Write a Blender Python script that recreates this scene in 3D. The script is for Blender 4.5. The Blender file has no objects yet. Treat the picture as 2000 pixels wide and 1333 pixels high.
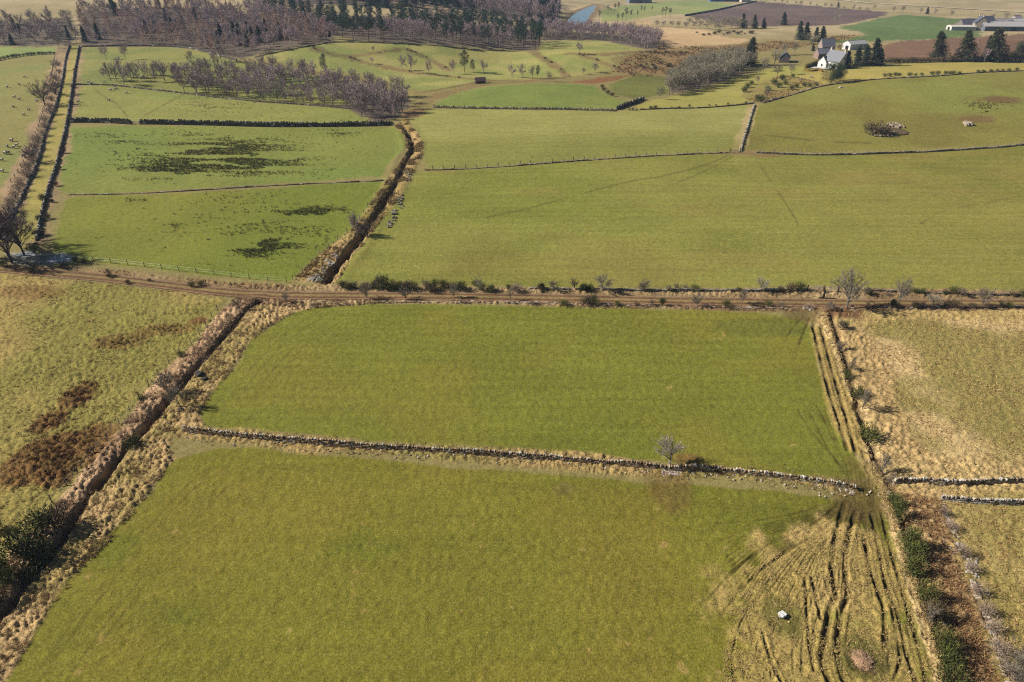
import bpy, math, random
import numpy as np

# ------------------------------------------------------------------ camera, light, exposure
C = bpy.context.scene.collection
SC = bpy.context.scene
F_PX, CX, CY = 2000 * 24.0 / 36.0, 1000.0, 666.5      # focal length and centre in photo pixels
PITCH, HCAM = math.radians(31.0), 60.0
SUN_EL, SUN_AZ = math.radians(33.0), math.atan2(0.10, -1.0)   # sun stands to the left, a little beyond

cam = bpy.data.cameras.new('camera')
cam.lens, cam.sensor_width = 24.0, 36.0
cam.clip_start, cam.clip_end = 1.0, 20000.0
cam_o = bpy.data.objects.new('camera', cam)
C.objects.link(cam_o)
cam_o.location = (0, 0, HCAM)
cam_o.rotation_euler = (math.pi / 2 - PITCH, 0, 0)
SC.camera = cam_o

w = bpy.data.worlds.new('World')
SC.world = w
w.use_nodes = True
nt = w.node_tree
bg = nt.nodes['Background']
sky = nt.nodes.new('ShaderNodeTexSky')
sky.sky_type = 'NISHITA'
sky.sun_disc = False
sky.sun_elevation = SUN_EL
sky.sun_rotation = math.pi / 2 - SUN_AZ
nt.links.new(sky.outputs[0], bg.inputs[0])
bg.inputs[1].default_value = 0.034

sl = bpy.data.lights.new('sun', 'SUN')
sl.energy, sl.angle, sl.color = 5.0, math.radians(0.5), (1.0, 0.94, 0.82)
so = bpy.data.objects.new('sun', sl)
C.objects.link(so)
so.location = (-80, 10, 120)
so.rotation_euler = (math.pi / 2 - SUN_EL, 0, SUN_AZ + math.pi / 2)

vs = SC.view_settings
vs.view_transform, vs.look, vs.gamma, vs.use_curve_mapping = 'Standard', 'None', 1.0, False
vs.exposure = 1.1
SC.cycles.use_denoising = False
SC.cycles.pixel_filter_type = 'BLACKMAN_HARRIS'
SC.cycles.filter_width = 1.15
SC.cycles.max_bounces = 5
SC.cycles.diffuse_bounces = 2
SC.cycles.volume_bounces = 0

# ------------------------------------------------------------------ numbers, noise
R = random.Random(7)
RN = np.random.RandomState(11)
HAZE = 0.00009
K = 0.50                                   # display colour -> albedo


def lin(c):
    c = np.asarray(c, float) / 255.0
    return np.where(c <= 0.04045, c / 12.92, ((c + 0.055) / 1.055) ** 2.4)


def alb(r, g, b, k=None):
    return lin((r, g, b)) * (K if k is None else k)


def sst(a, b, x):
    t = np.clip((x - a) / (b - a), 0, 1)
    return t * t * (3 - 2 * t)


def hsh(ix, iy, s):
    h = (ix.astype(np.int64) * 374761393 + iy.astype(np.int64) * 668265263 + s * 974634533) & 0xFFFFFFFF
    h = ((h ^ (h >> 13)) * 1274126177) & 0xFFFFFFFF
    h = ((h ^ (h >> 15)) * 2246822519) & 0xFFFFFFFF
    return ((h ^ (h >> 16)) & 0xFFFFFF) / float(0x1000000)


def vn(x, y, s=0):
    x = np.asarray(x, float); y = np.asarray(y, float)
    xi, yi = np.floor(x), np.floor(y)
    fx, fy = x - xi, y - yi
    fx = fx * fx * (3 - 2 * fx); fy = fy * fy * (3 - 2 * fy)
    a, b = hsh(xi, yi, s), hsh(xi + 1, yi, s)
    c, d = hsh(xi, yi + 1, s), hsh(xi + 1, yi + 1, s)
    return (a + (b - a) * fx) * (1 - fy) + (c + (d - c) * fx) * fy


def fbm(x, y, sc, s=0, o=3):
    t, a, n = 0, 0.5, 0
    for i in range(o):
        t = t + a * vn(x / sc + 17.3 * i, y / sc - 9.1 * i, s + i)
        n += a
        a *= 0.5
        sc *= 0.5
    return t / n


def domes(x, y, cell, s, dens=1.0):
    """rounded tussocks scattered on a jittered lattice, 0..1"""
    gx, gy = np.floor(x / cell), np.floor(y / cell)
    out = np.zeros_like(x)
    for i in (-1, 0, 1):
        for j in (-1, 0, 1):
            ax, ay = gx + i, gy + j
            px = (ax + 0.1 + 0.8 * hsh(ax, ay, s)) * cell
            py = (ay + 0.1 + 0.8 * hsh(ax, ay, s + 1)) * cell
            k = hsh(ax, ay, s + 2)
            r = cell * (0.30 + 0.42 * k) * (hsh(ax, ay, s + 3) < dens)
            d2 = ((x - px) ** 2 + (y - py) ** 2) / np.maximum(r * r, 1e-6)
            out = np.maximum(out, np.clip(1 - d2, 0, 1) * (0.45 + 0.75 * k))
    return out


# ------------------------------------------------------------------ pixel <-> ground
def ray(u, v):
    a = (np.asarray(u, float) - CX) / F_PX
    b = -(np.asarray(v, float) - CY) / F_PX
    return a, math.cos(PITCH) + b * math.sin(PITCH), -math.sin(PITCH) + b * math.cos(PITCH)


def gauss(x, y, cx, cy, sx, sy=None):
    sy = sy or sx
    return np.exp(-0.5 * (((x - cx) / sx) ** 2 + ((y - cy) / sy) ** 2))


def hz(x, y):
    """broad lie of the land"""
    x = np.asarray(x, float); y = np.asarray(y, float)
    z = -16.0 * sst(430, 1000, y) * sst(-120, 120, x)                     # valley on the right
    z = z + 14.0 * sst(380, 640, y) * sst(60, -120, x)                    # wooded hill on the left
    z = z + 7.5 * gauss(x, y, 235, 285, 95, 48)                           # knoll on the right
    z = z + 3.2 * gauss(x, y, 45, 232, 55, 26)                            # rounded middle field
    z = z + 2.6 * gauss(x, y, 8, 305, 30, 22)
    z = z + 3.0 * gauss(x, y, -85, 420, 70, 40)
    z = z + 5.6 * gauss(x, y, -112, 398, 34, 24) + 4.8 * gauss(x, y, -45, 418, 32, 22) + 4.8 * gauss(x, y, 42, 392, 32, 24) - 3.0 * gauss(x, y, -5, 398, 22, 26)
    z = z + 3.0 * gauss(x, y, -185, 330, 40, 30) + 2.2 * gauss(x, y, -120, 262, 60, 22)
    z = z - 2.5 * gauss(x, y, 95, 330, 40, 40)
    z = z + 1.4 * (fbm(x, y, 90.0, 3, 2) - 0.5) * sst(60, 200, y)
    z = z + 60.0 * sst(1300, 3500, y)
    return z


T_MARCH = 22 + np.cumsum(1.0 + 0.012 * np.arange(560) ** 1.05)


def PP(pts):
    """photo pixels -> points on the land (n,3)"""
    pts = np.asarray(pts, float)
    a, b, c = ray(pts[:, 0], pts[:, 1])
    out = []
    for k in range(0, len(pts), 400):
        aa, bb, cc = a[k:k + 400, None], b[k:k + 400, None], c[k:k + 400, None]
        f = HCAM + cc * T_MARCH - hz(aa * T_MARCH, bb * T_MARCH)
        m = np.where((f < 0).any(1), (f < 0).argmax(1), len(T_MARCH) - 1).clip(1)
        lo, hi = T_MARCH[m - 1][:, None], T_MARCH[m][:, None]
        for i in range(14):
            q = 0.5 * (lo + hi)
            bl = (HCAM + cc * q) < hz(aa * q, bb * q)
            hi = np.where(bl, q, hi); lo = np.where(bl, lo, q)
        out.append((0.5 * (lo + hi))[:, 0])
    t = np.concatenate(out)
    return np.stack([a * t, b * t, HCAM + c * t], 1)


def P(u, v):
    return PP([(u, v)])[0]


def px_h(u, v, h):
    """real height of something standing at pixel (u,v) that is h pixels tall"""
    p = P(u, v)
    yc = p[1] * math.sin(PITCH) + (p[2] - HCAM) * math.cos(PITCH)
    zc = p[1] * math.cos(PITCH) - (p[2] - HCAM) * math.sin(PITCH)
    t = (CY - (v - h)) / F_PX
    return (t * zc - yc) / (math.cos(PITCH) + t * math.sin(PITCH))


def m_px(u, v):
    p = P(u, v)
    zc = p[1] * math.cos(PITCH) - (p[2] - HCAM) * math.sin(PITCH)
    return zc / F_PX


def spline(pts, n=6, closed=False):
    p = np.asarray(pts, float)
    m = len(p)
    out = []
    rng = range(m if closed else m - 1)
    for i in rng:
        if closed:
            p0, p1, p2, p3 = p[(i - 1) % m], p[i], p[(i + 1) % m], p[(i + 2) % m]
        else:
            p0, p1, p2, p3 = p[max(i - 1, 0)], p[i], p[i + 1], p[min(i + 2, m - 1)]
        for k in range(n):
            t = k / n
            out.append(0.5 * ((2 * p1) + (p2 - p0) * t + (2 * p0 - 5 * p1 + 4 * p2 - p3) * t * t +
                              (3 * p1 - p0 - 3 * p2 + p3) * t ** 3))
    if not closed:
        out.append(p[-1])
    return np.array(out)


def LN(pts, n=5):
    """photo polyline -> smooth ground polyline"""
    return PP(spline(pts, n))


def resample(L, step):
    d = np.r_[0, np.cumsum(np.hypot(np.diff(L[:, 0]), np.diff(L[:, 1])))]
    s = np.linspace(0, d[-1], max(2, int(round(d[-1] / step)) + 1))
    return np.stack([np.interp(s, d, L[:, k]) for k in range(L.shape[1])], 1)


def dline(x, y, L, reach):
    """distance to a polyline and signed side, within reach (else reach)"""
    d = np.full(x.shape, float(reach)); side = np.zeros(x.shape)
    bb = (x > L[:, 0].min() - reach) & (x < L[:, 0].max() + reach) & \
         (y > L[:, 1].min() - reach) & (y < L[:, 1].max() + reach)
    ix = np.nonzero(bb)[0]
    if len(ix) == 0:
        return d, side
    X, Y = x[ix], y[ix]
    D = np.full(X.shape, float(reach)); S = np.zeros(X.shape)
    for i in range(len(L) - 1):
        ax, ay = L[i, 0], L[i, 1]
        bx, by = L[i + 1, 0], L[i + 1, 1]
        m = (X > min(ax, bx) - reach) & (X < max(ax, bx) + reach) & (Y > min(ay, by) - reach) & (Y < max(ay, by) + reach)
        jx = np.nonzero(m)[0]
        if len(jx) == 0:
            continue
        ex, ey = bx - ax, by - ay
        l2 = ex * ex + ey * ey + 1e-9
        qx, qy = X[jx] - ax, Y[jx] - ay
        t = np.clip((qx * ex + qy * ey) / l2, 0, 1)
        dd = np.hypot(qx - t * ex, qy - t * ey)
        better = dd < D[jx]
        D[jx] = np.where(better, dd, D[jx])
        S[jx] = np.where(better, np.sign(ex * qy - ey * qx), S[jx])
    d[ix] = D; side[ix] = S
    return d, side


def dpoly(x, y, L, reach):
    """signed distance to polygon: positive inside, clamped at -reach outside"""
    Lc = np.vstack([L, L[:1]])
    d, _ = dline(x, y, Lc, reach)
    ins = np.zeros(x.shape, bool)
    bb = (x > L[:, 0].min()) & (x < L[:, 0].max()) & (y > L[:, 1].min()) & (y < L[:, 1].max())
    ix = np.nonzero(bb)[0]
    if len(ix):
        X, Y = x[ix], y[ix]
        c = np.zeros(X.shape, bool)
        for i in range(len(L)):
            ax, ay = Lc[i, 0], Lc[i, 1]
            bx, by = Lc[i + 1, 0], Lc[i + 1, 1]
            if ay == by:
                continue
            cr = ((ay > Y) != (by > Y)) & (X < (bx - ax) * (Y - ay) / (by - ay) + ax)
            c ^= cr
        ins[ix] = c
    return np.where(ins, d, -d)


def inside(px, py, L):
    return dpoly(np.atleast_1d(np.float64(px)), np.atleast_1d(np.float64(py)), L, 1.0) > 0


# ------------------------------------------------------------------ meshes, materials, tagging
def mk(name, V, polys, mats, midx=None, smooth=False, attrs=None):
    """mesh from arrays; polys is a list of int arrays (n,k)"""
    V = np.asarray(V, np.float32)
    polys = [np.asarray(p, np.int32) for p in polys if len(p)]
    me = bpy.data.meshes.new(name)
    me.vertices.add(len(V))
    me.vertices.foreach_set('co', V.ravel())
    tot = np.concatenate([np.full(len(p), p.shape[1], np.int32) for p in polys])
    loops = np.concatenate([p.ravel() for p in polys])
    me.loops.add(len(loops))
    me.loops.foreach_set('vertex_index', loops)
    me.polygons.add(len(tot))
    me.polygons.foreach_set('loop_start', np.r_[0, np.cumsum(tot)[:-1]].astype(np.int32))
    me.polygons.foreach_set('loop_total', tot)
    if midx is not None:
        me.polygons.foreach_set('material_index', np.asarray(midx, np.int32))
    me.polygons.foreach_set('use_smooth', np.full(len(tot), smooth))
    for m in (mats if isinstance(mats, (list, tuple)) else [mats]):
        me.materials.append(m)
    for k, (kind, dat) in (attrs or {}).items():
        if kind == 'c':
            a = me.attributes.new(k, 'FLOAT_COLOR', 'POINT')
            a.data.foreach_set('color', np.c_[dat, np.ones(len(dat))].astype(np.float32).ravel())
        else:
            a = me.attributes.new(k, 'FLOAT', 'POINT')
            a.data.foreach_set('value', np.asarray(dat, np.float32))
    me.update(calc_edges=True)
    me.validate()
    return me


def obj(name, me, parent=None, loc=(0, 0, 0)):
    o = bpy.data.objects.new(name, me)
    C.objects.link(o)
    o.location = [float(q) for q in loc]
    if parent is not None:
        o.parent = parent
    return o


def tag(o, label=None, cat=None, group=None, kind=None):
    for k, v in (('label', label), ('category', cat), ('group', group), ('kind', kind)):
        if v:
            o[k] = v
    return o


def thing(name, label, cat, loc, rz=0.0, group=None, sc=1.0):
    o = bpy.data.objects.new(name, None)
    C.objects.link(o)
    o.location = [float(q) for q in loc]
    o.rotation_euler = (0, 0, rz)
    o.scale = (sc, sc, sc) if not hasattr(sc, '__len__') else sc
    o.empty_display_size = 0.3
    return tag(o, label, cat, group)


class MB:
    """collects small pieces into one mesh, with a colour per vertex"""
    def __init__(s):
        s.V, s.T, s.Q, s.c, s.n = [], [], [], [], 0

    def add(s, V, T=None, Q=None, col=(1, 1, 1)):
        V = np.asarray(V, float).reshape(-1, 3)
        s.V.append(V)
        if T is not None and len(T):
            s.T.append(np.asarray(T, int).reshape(-1, 3) + s.n)
        if Q is not None and len(Q):
            s.Q.append(np.asarray(Q, int).reshape(-1, 4) + s.n)
        col = np.asarray(col, float)
        s.c.append(np.tile(col, (len(V), 1)) if col.ndim == 1 else col)
        s.n += len(V)

    def box(s, c, size, rz=0.0, col=(1, 1, 1), jit=0.0, tilt=(0, 0)):
        h = np.asarray(size, float) / 2
        b = np.array([[x, y, z] for z in (-1, 1) for x, y in ((-1, -1), (1, -1), (1, 1), (-1, 1))], float) * h
        if jit:
            b = b * (1 + (RN.rand(8, 3) - 0.5) * 2 * jit)
        b[:, 0] += b[:, 2] * tilt[0]; b[:, 1] += b[:, 2] * tilt[1]
        ca, sa = math.cos(rz), math.sin(rz)
        b = np.stack([b[:, 0] * ca - b[:, 1] * sa, b[:, 0] * sa + b[:, 1] * ca, b[:, 2]], 1) + np.asarray(c, float)
        s.add(b, Q=[(0, 3, 2, 1), (4, 5, 6, 7), (0, 1, 5, 4), (1, 2, 6, 5), (2, 3, 7, 6), (3, 0, 4, 7)], col=col)

    def tube(s, pts, rad, sides=5, col=(1, 1, 1), cap=True):
        pts = np.asarray(pts, float); n = len(pts)
        rad = np.broadcast_to(np.asarray(rad, float), (n,))
        d = np.gradient(pts, axis=0)
        d /= np.linalg.norm(d, axis=1)[:, None] + 1e-9
        ref = np.where(np.abs(d[:, 2:3]) > 0.9, np.array([[1.0, 0, 0]]), np.array([[0, 0, 1.0]]))
        a = np.cross(d, ref); a /= np.linalg.norm(a, axis=1)[:, None] + 1e-9
        b = np.cross(d, a)
        th = np.arange(sides) * 2 * math.pi / sides
        V = pts[:, None, :] + rad[:, None, None] * (np.cos(th)[None, :, None] * a[:, None, :] + np.sin(th)[None, :, None] * b[:, None, :])
        i = np.arange(n - 1)[:, None] * sides; j = np.arange(sides)[None, :]; j2 = (j + 1) % sides
        Q = np.stack([i + j, i + j2, i + sides + j2, i + sides + j], -1).reshape(-1, 4)
        s.add(V.reshape(-1, 3), Q=Q, col=col)

    def rock(s, c, size, col=(1, 1, 1), seed=0, rough=0.25, n=2):
        V, T = ICO[n]
        r = 1 + rough * (np.sin(V @ np.array([2.3, 1.7, 3.1]) * 1.6 + seed) + np.sin(V @ np.array([-3.1, 2.9, 1.3]) * 1.9 + seed * 1.7)) * 0.6
        W = V * r[:, None]
        W = np.where(np.abs(W) > 0.8, np.sign(W) * (0.8 + (np.abs(W) - 0.8) * 0.35), W) * np.asarray(size, float)
        a = seed * 2.1
        W = np.stack([W[:, 0] * math.cos(a) - W[:, 1] * math.sin(a), W[:, 0] * math.sin(a) + W[:, 1] * math.cos(a), W[:, 2]], 1)
        s.add(W + np.asarray(c, float), T=T, col=col)

    def leaves(s, Pn, N, L, W, col):
        """many thin pointed blades: base points Pn, directions N, lengths L, widths W"""
        k = len(Pn)
        sd = np.cross(N, RN.randn(k, 3)); sd /= np.linalg.norm(sd, axis=1)[:, None] + 1e-9
        a = Pn - sd * (W / 2)[:, None]; b = Pn + sd * (W / 2)[:, None]; c = Pn + N * L[:, None]
        V = np.stack([a, b, c], 1).reshape(-1, 3)
        col = np.asarray(col, float)
        if col.ndim == 2:
            col = np.repeat(col, 3, 0)
        s.add(V, T=np.arange(3 * k).reshape(-1, 3), col=col)

    def mesh(s, name, mat, smooth=False):
        return mk(name, np.concatenate(s.V), [np.concatenate(q) for q in (s.T, s.Q) if q], mat,
                  smooth=smooth, attrs={'Col': ('c', np.concatenate(s.c))})


def ico(sub):
    t = (1 + 5 ** 0.5) / 2
    V = [(-1, t, 0), (1, t, 0), (-1, -t, 0), (1, -t, 0), (0, -1, t), (0, 1, t), (0, -1, -t), (0, 1, -t), (t, 0, -1), (t, 0, 1), (-t, 0, -1), (-t, 0, 1)]
    T = [(0, 11, 5), (0, 5, 1), (0, 1, 7), (0, 7, 10), (0, 10, 11), (1, 5, 9), (5, 11, 4), (11, 10, 2), (10, 7, 6), (7, 1, 8),
         (3, 9, 4), (3, 4, 2), (3, 2, 6), (3, 6, 8), (3, 8, 9), (4, 9, 5), (2, 4, 11), (6, 2, 10), (8, 6, 7), (9, 8, 1)]
    V = [np.array(v, float) / np.linalg.norm(v) for v in V]
    for _ in range(sub):
        mid, T2 = {}, []

        def m(a, b):
            k = (min(a, b), max(a, b))
            if k not in mid:
                q = V[a] + V[b]
                V.append(q / np.linalg.norm(q)); mid[k] = len(V) - 1
            return mid[k]
        for a, b, c in T:
            ab, bc, ca = m(a, b), m(b, c), m(c, a)
            T2 += [(a, ab, ca), (b, bc, ab), (c, ca, bc), (ab, bc, ca)]
        T = T2
    return np.array(V), np.array(T)


ICO = [ico(0), ico(1), ico(2), ico(3)]


def mat(name, rough=0.9, base=None, vary=0.25, scale=6.0, spec=0.15, bump=0.0, metal=0.0):
    """principled material: vertex colour (or a base colour) broken up by noise"""
    m = bpy.data.materials.new(name)
    m.use_nodes = True
    n, l = m.node_tree.nodes, m.node_tree.links
    b = n['Principled BSDF']
    b.inputs['Roughness'].default_value = rough
    b.inputs['Specular IOR Level'].default_value = spec
    b.inputs['Metallic'].default_value = metal
    tc = n.new('ShaderNodeTexCoord')
    nz = n.new('ShaderNodeTexNoise')
    nz.inputs['Scale'].default_value = scale
    nz.inputs['Detail'].default_value = 4
    l.new(tc.outputs['Object'], nz.inputs['Vector'])
    mr = n.new('ShaderNodeMapRange')
    mr.inputs[1].default_value, mr.inputs[2].default_value = 0.3, 0.7
    mr.inputs[3].default_value, mr.inputs[4].default_value = 1 - vary, 1 + vary
    l.new(nz.outputs[0], mr.inputs[0])
    mx = n.new('ShaderNodeMix'); mx.data_type = 'RGBA'; mx.blend_type = 'MULTIPLY'
    mx.inputs[0].default_value = 1.0
    if base is None:
        at = n.new('ShaderNodeAttribute'); at.attribute_name = 'Col'
        l.new(at.outputs['Color'], mx.inputs[6])
    else:
        mx.inputs[6].default_value = (*[float(q) for q in base], 1)
    if base is None and name in ('foliage', 'bark'):            # no two plants quite alike
        oi = n.new('ShaderNodeObjectInfo')
        r2 = n.new('ShaderNodeMapRange'); r2.inputs[3].default_value, r2.inputs[4].default_value = .74, 1.28
        l.new(oi.outputs['Random'], r2.inputs[0])
        mm = n.new('ShaderNodeMath'); mm.operation = 'MULTIPLY'
        l.new(mr.outputs[0], mm.inputs[0]); l.new(r2.outputs[0], mm.inputs[1])
        l.new(mm.outputs[0], mx.inputs[7])
    else:
        l.new(mr.outputs[0], mx.inputs[7])
    l.new(mx.outputs[2], b.inputs['Base Color'])
    if bump:
        bp = n.new('ShaderNodeBump')
        bp.inputs['Strength'].default_value = bump
        bp.inputs['Distance'].default_value = 0.034
        l.new(nz.outputs[0], bp.inputs['Height'])
        l.new(bp.outputs[0], b.inputs['Normal'])
    return m


M_LEAF = mat('foliage', 0.75, None, 0.2, 1.5, 0.2)
M_BARK = mat('bark', 0.9, None, 0.3, 5.0, 0.1)
M_STONE = mat('field_stone', 0.9, None, 0.35, 4.0, 0.15, 0.4)
M_WOOD = mat('weathered_wood', 0.9, None, 0.3, 8.0, 0.1)
M_WALL = mat('painted_render', 0.85, None, 0.08, 2.0, 0.2)
M_SLATE = mat('slate', 0.6, None, 0.25, 3.0, 0.3)
M_STRAW = mat('dry_grass', 0.9, None, 0.25, 3.0, 0.1)
M_GLASS = mat('window_glass', 0.15, (0.03, 0.035, 0.045), 0.2, 1.0, 0.5)
M_METAL = mat('galvanised_metal', 0.5, (0.35, 0.36, 0.37), 0.15, 3.0, 0.4, 0.0, 0.6)

# ------------------------------------------------------------------ layout of the land, in photo pixels
F1 = [(-900, 2150), (-130, 1560), (-25, 1400), (15, 1330), (57, 1262), (110, 1175), (180, 1075), (260, 1003), (292, 963), (322, 918), (345, 898), (383, 886), (430, 878),
      (500, 876), (600, 885), (700, 897), (850, 910), (1000, 921), (1150, 930), (1290, 945), (1400, 950), (1520, 962), (1640, 978), (1690, 960),
      (1720, 945), (1745, 1030), (1775, 1130), (1805, 1230), (1835, 1330), (1880, 1500), (2150, 2150)]
F2 = [(400, 832), (391, 808), (412, 773), (440, 741), (465, 711), (490, 666), (530, 636), (575, 611), (640, 600), (750, 594), (950, 596), (1150, 602),
      (1350, 607), (1480, 612), (1560, 622), (1585, 640), (1592, 690), (1615, 780), (1640, 850), (1690, 930), (1660, 936), (1560, 926), (1450, 915), (1350, 905),
      (1250, 897), (1050, 882), (850, 868), (680, 856), (500, 842)]
F3 = [(-500, 520), (-100, 528), (20, 536), (130, 545), (250, 556), (380, 572), (440, 584), (425, 612), (390, 662), (350, 698), (310, 738), (280, 776), (252, 814),
      (225, 846), (190, 886), (160, 924), (130, 956), (107, 992), (60, 1050), (0, 1110), (-120, 1230), (-500, 1300)]
F4 = [(652, 549), (665, 535), (690, 500), (720, 465), (745, 430), (765, 405), (790, 370), (812, 338), (900, 333), (1000, 327), (1100, 318), (1200, 311), (1300, 304),
      (1430, 299), (1500, 301), (1600, 303), (1800, 297), (2000, 284), (2500, 255), (2500, 585), (2000, 566), (1800, 564), (1600, 558), (1400, 562), (1100, 560), (900, 556), (760, 550)]
F5 = [(795, 232), (830, 215), (900, 213), (1000, 215), (1100, 216), (1200, 218), (1340, 213), (1440, 206), (1470, 205), (1460, 240), (1442, 294), (1300, 300), (1100, 314),
      (1000, 323), (900, 329), (835, 331), (826, 300), (815, 262)]
F6 = [(1482, 206), (1500, 202), (1550, 186), (1600, 171), (1665, 161), (1725, 155), (1825, 150), (2000, 140), (2400, 118), (2500, 245), (2000, 279), (1800, 292), (1600, 298), (1500, 296), (1452, 292), (1468, 240)]
F7 = [(845, 209), (870, 192), (900, 180), (960, 169), (1040, 164), (1100, 164), (1160, 168), (1175, 180), (1195, 190), (1240, 199), (1205, 212), (1100, 212), (1000, 211), (900, 210)]
F7B = [(1190, 165), (1240, 145), (1300, 150), (1308, 182), (1245, 195), (1200, 184)]
F8 = [(1250, 214), (1240, 207), (1275, 197), (1320, 187), (1375, 172), (1455, 147), (1490, 138), (1540, 128), (1600, 130), (1590, 150), (1545, 168), (1480, 197), (1425, 206), (1337, 212)]
F9 = [(1550, 153), (1600, 138), (1650, 137), (1725, 127), (1850, 121), (1975, 124), (2100, 122), (2400, 105), (2400, 112), (2000, 138), (1905, 142), (1800, 148), (1720, 153), (1662, 160), (1600, 168), (1550, 183)]
F10 = [(100, 505), (105, 480), (118, 430), (132, 385), (300, 380), (500, 370), (640, 360), (745, 355), (733, 388), (707, 423), (685, 453), (650, 478), (625, 497), (600, 520), (570, 549),
       (500, 546), (400, 536), (300, 525), (220, 516), (150, 510)]
F11 = [(113, 378), (125, 310), (140, 250), (260, 246), (400, 247), (560, 249), (700, 249), (772, 249), (792, 265), (796, 285), (765, 312), (745, 345), (640, 352), (500, 362), (300, 373), (140, 380)]
F12 = [(147, 234), (157, 168), (200, 168), (262, 173), (350, 183), (425, 192), (500, 200), (600, 207), (680, 214), (705, 228), (735, 243), (600, 245), (400, 242), (255, 237)]
F13 = [(-700, 420), (0, 363), (20, 358), (45, 322), (67, 270), (82, 225), (100, 155), (107, 110), (60, 113), (0, 120), (-700, 190)]
F14 = [(-700, 120), (-300, 95), (0, 92), (108, 93), (107, 104), (0, 115), (-700, 180)]
F15 = [(160, 94), (250, 92), (330, 93), (380, 97), (420, 108), (460, 120), (520, 125), (600, 140), (640, 160), (690, 205), (600, 203), (500, 196), (350, 180), (160, 164)]
F16 = [(500, 111), (560, 98), (600, 92), (662, 81), (750, 84), (837, 88), (920, 97), (1000, 100), (1050, 102), (1062, 82), (1110, 79), (1175, 80), (1262, 98), (1225, 107), (1190, 115), (1212, 136), (1160, 145),
       (1107, 151), (1050, 155), (960, 158), (880, 170), (825, 180), (795, 172), (700, 145), (640, 140), (560, 125)]
REED = [(1225, 45), (1270, 38), (1272, 52), (1350, 56), (1390, 61), (1410, 72), (1462, 77), (1450, 85), (1375, 89), (1315, 94), (1297, 90), (1287, 75), (1262, 57)]
PLOUGH_A = [(1340, 31), (1400, 20), (1475, 4), (1500, 5), (1625, 15), (1740, 25), (1712, 35), (1660, 47), (1625, 50), (1500, 52), (1430, 52)]
PLOUGH_B = [(1722, 92), (1750, 82), (1825, 77), (1875, 72), (1925, 72), (2000, 67), (2300, 50), (2300, 110), (2000, 119), (1850, 118), (1725, 116)]
GREEN_A = [(1635, 55), (1715, 37), (1765, 29), (1887, 38), (1855, 55), (1920, 62), (1912, 72), (1825, 77), (1725, 80), (1675, 83), (1600, 86), (1692, 70), (1675, 62)]
GREEN_B = [(1170, 27), (1210, 12), (1287, 4), (1390, 1), (1435, 10), (1345, 30), (1312, 27), (1225, 40), (1175, 41)]
POND = [(1100, 44), (1108, 34), (1122, 27), (1142, 22), (1164, 19), (1160, 26), (1152, 31), (1146, 38), (1128, 43)]
WOODS = {
    'left': [(-260, 40), (0, 45), (60, 38), (138, 35), (146, 60), (140, 89), (60, 91), (0, 90), (-260, 95)],
    'birch': [(158, 90), (330, 90), (370, 96), (420, 110), (470, 117), (505, 106), (600, 90), (655, 80), (640, 60), (600, 40), (500, 28), (420, 18), (300, 14), (160, 20)],
    'pine': [(655, 70), (690, 80), (840, 87), (1000, 97), (1052, 99), (1058, 62), (960, 52), (850, 42), (740, 38), (660, 30), (560, 15), (490, 6), (488, 22), (620, 48)],
    'east': [(1062, 78), (1175, 79), (1262, 97), (1292, 94), (1285, 80), (1240, 73), (1180, 67), (1100, 63), (1058, 60)],
    'far': [(560, 6), (700, 12), (760, 18), (830, 10), (900, 20), (1000, 38), (1058, 46), (1085, 40), (1092, 10), (1000, -8), (800, -8), (600, -6)],
    'band': [(196, 168), (230, 150), (300, 146), (360, 140), (420, 138), (500, 140), (560, 148), (620, 150), (660, 165), (720, 175), (790, 190), (800, 212), (780, 226), (735, 240), (700, 226), (680, 212), (600, 205), (500, 198), (400, 188), (262, 172)],
    'ash': [(1306, 186), (1350, 177), (1400, 164), (1440, 148), (1466, 132), (1445, 118), (1400, 122), (1345, 140), (1310, 160)],
}
SCRUB_R = [(1446, 186), (1450, 172), (1490, 160), (1520, 150), (1560, 152), (1600, 160), (1610, 168), (1550, 184), (1500, 200), (1470, 203)]
MARSH = [(1195, 140), (1212, 120), (1262, 100), (1300, 92), (1400, 90), (1480, 82), (1560, 80), (1640, 70), (1690, 70), (1600, 88), (1490, 100), (1400, 110), (1330, 135), (1305, 155), (1240, 150)]
RUSTY = [(1105, 161), (1170, 152), (1240, 145), (1200, 158), (1162, 164)]
FELLED = [(735, 0), (870, 8), (965, 40), (1000, 48), (930, 44), (850, 30)]
FROST = [(20, 496), (60, 492), (110, 494), (148, 502), (145, 512), (100, 518), (40, 520), (20, 510)]
FR1 = [(1640, 612), (1700, 606), (2000, 606), (2500, 606), (2500, 950), (2000, 938), (1850, 934), (1752, 936), (1740, 880), (1715, 820), (1680, 700)]
FR2 = [(1745, 950), (2000, 950), (2500, 965), (3300, 2150), (2330, 2150), (1990, 1500), (1890, 1333), (1840, 1180), (1790, 1060)]
BRACKEN_R = [(1758, 965), (1830, 975), (1850, 1040), (1870, 1120), (1905, 1200), (1925, 1280), (1950, 1340), (1990, 1480), (2320, 2150), (2160, 2150), (1900, 1480), (1860, 1333), (1815, 1190), (1775, 1060)]
TAN_R = [(1415, 1420), (1412, 1300), (1425, 1190), (1480, 1100), (1560, 1060), (1640, 1035), (1700, 1030), (1740, 1060), (1790, 1200), (1830, 1333), (1870, 1450)]
LANE_R = [(1583, 645), (1600, 640), (1618, 650), (1650, 740), (1690, 860), (1705, 900), (1660, 880), (1630, 830), (1605, 750)]
LANE = [(138, 88), (152, 88), (147, 130), (138, 180), (128, 240), (108, 320), (92, 370), (80, 430), (68, 470), (30, 472), (38, 420), (66, 352), (85, 295), (104, 235), (124, 157)]
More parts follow.
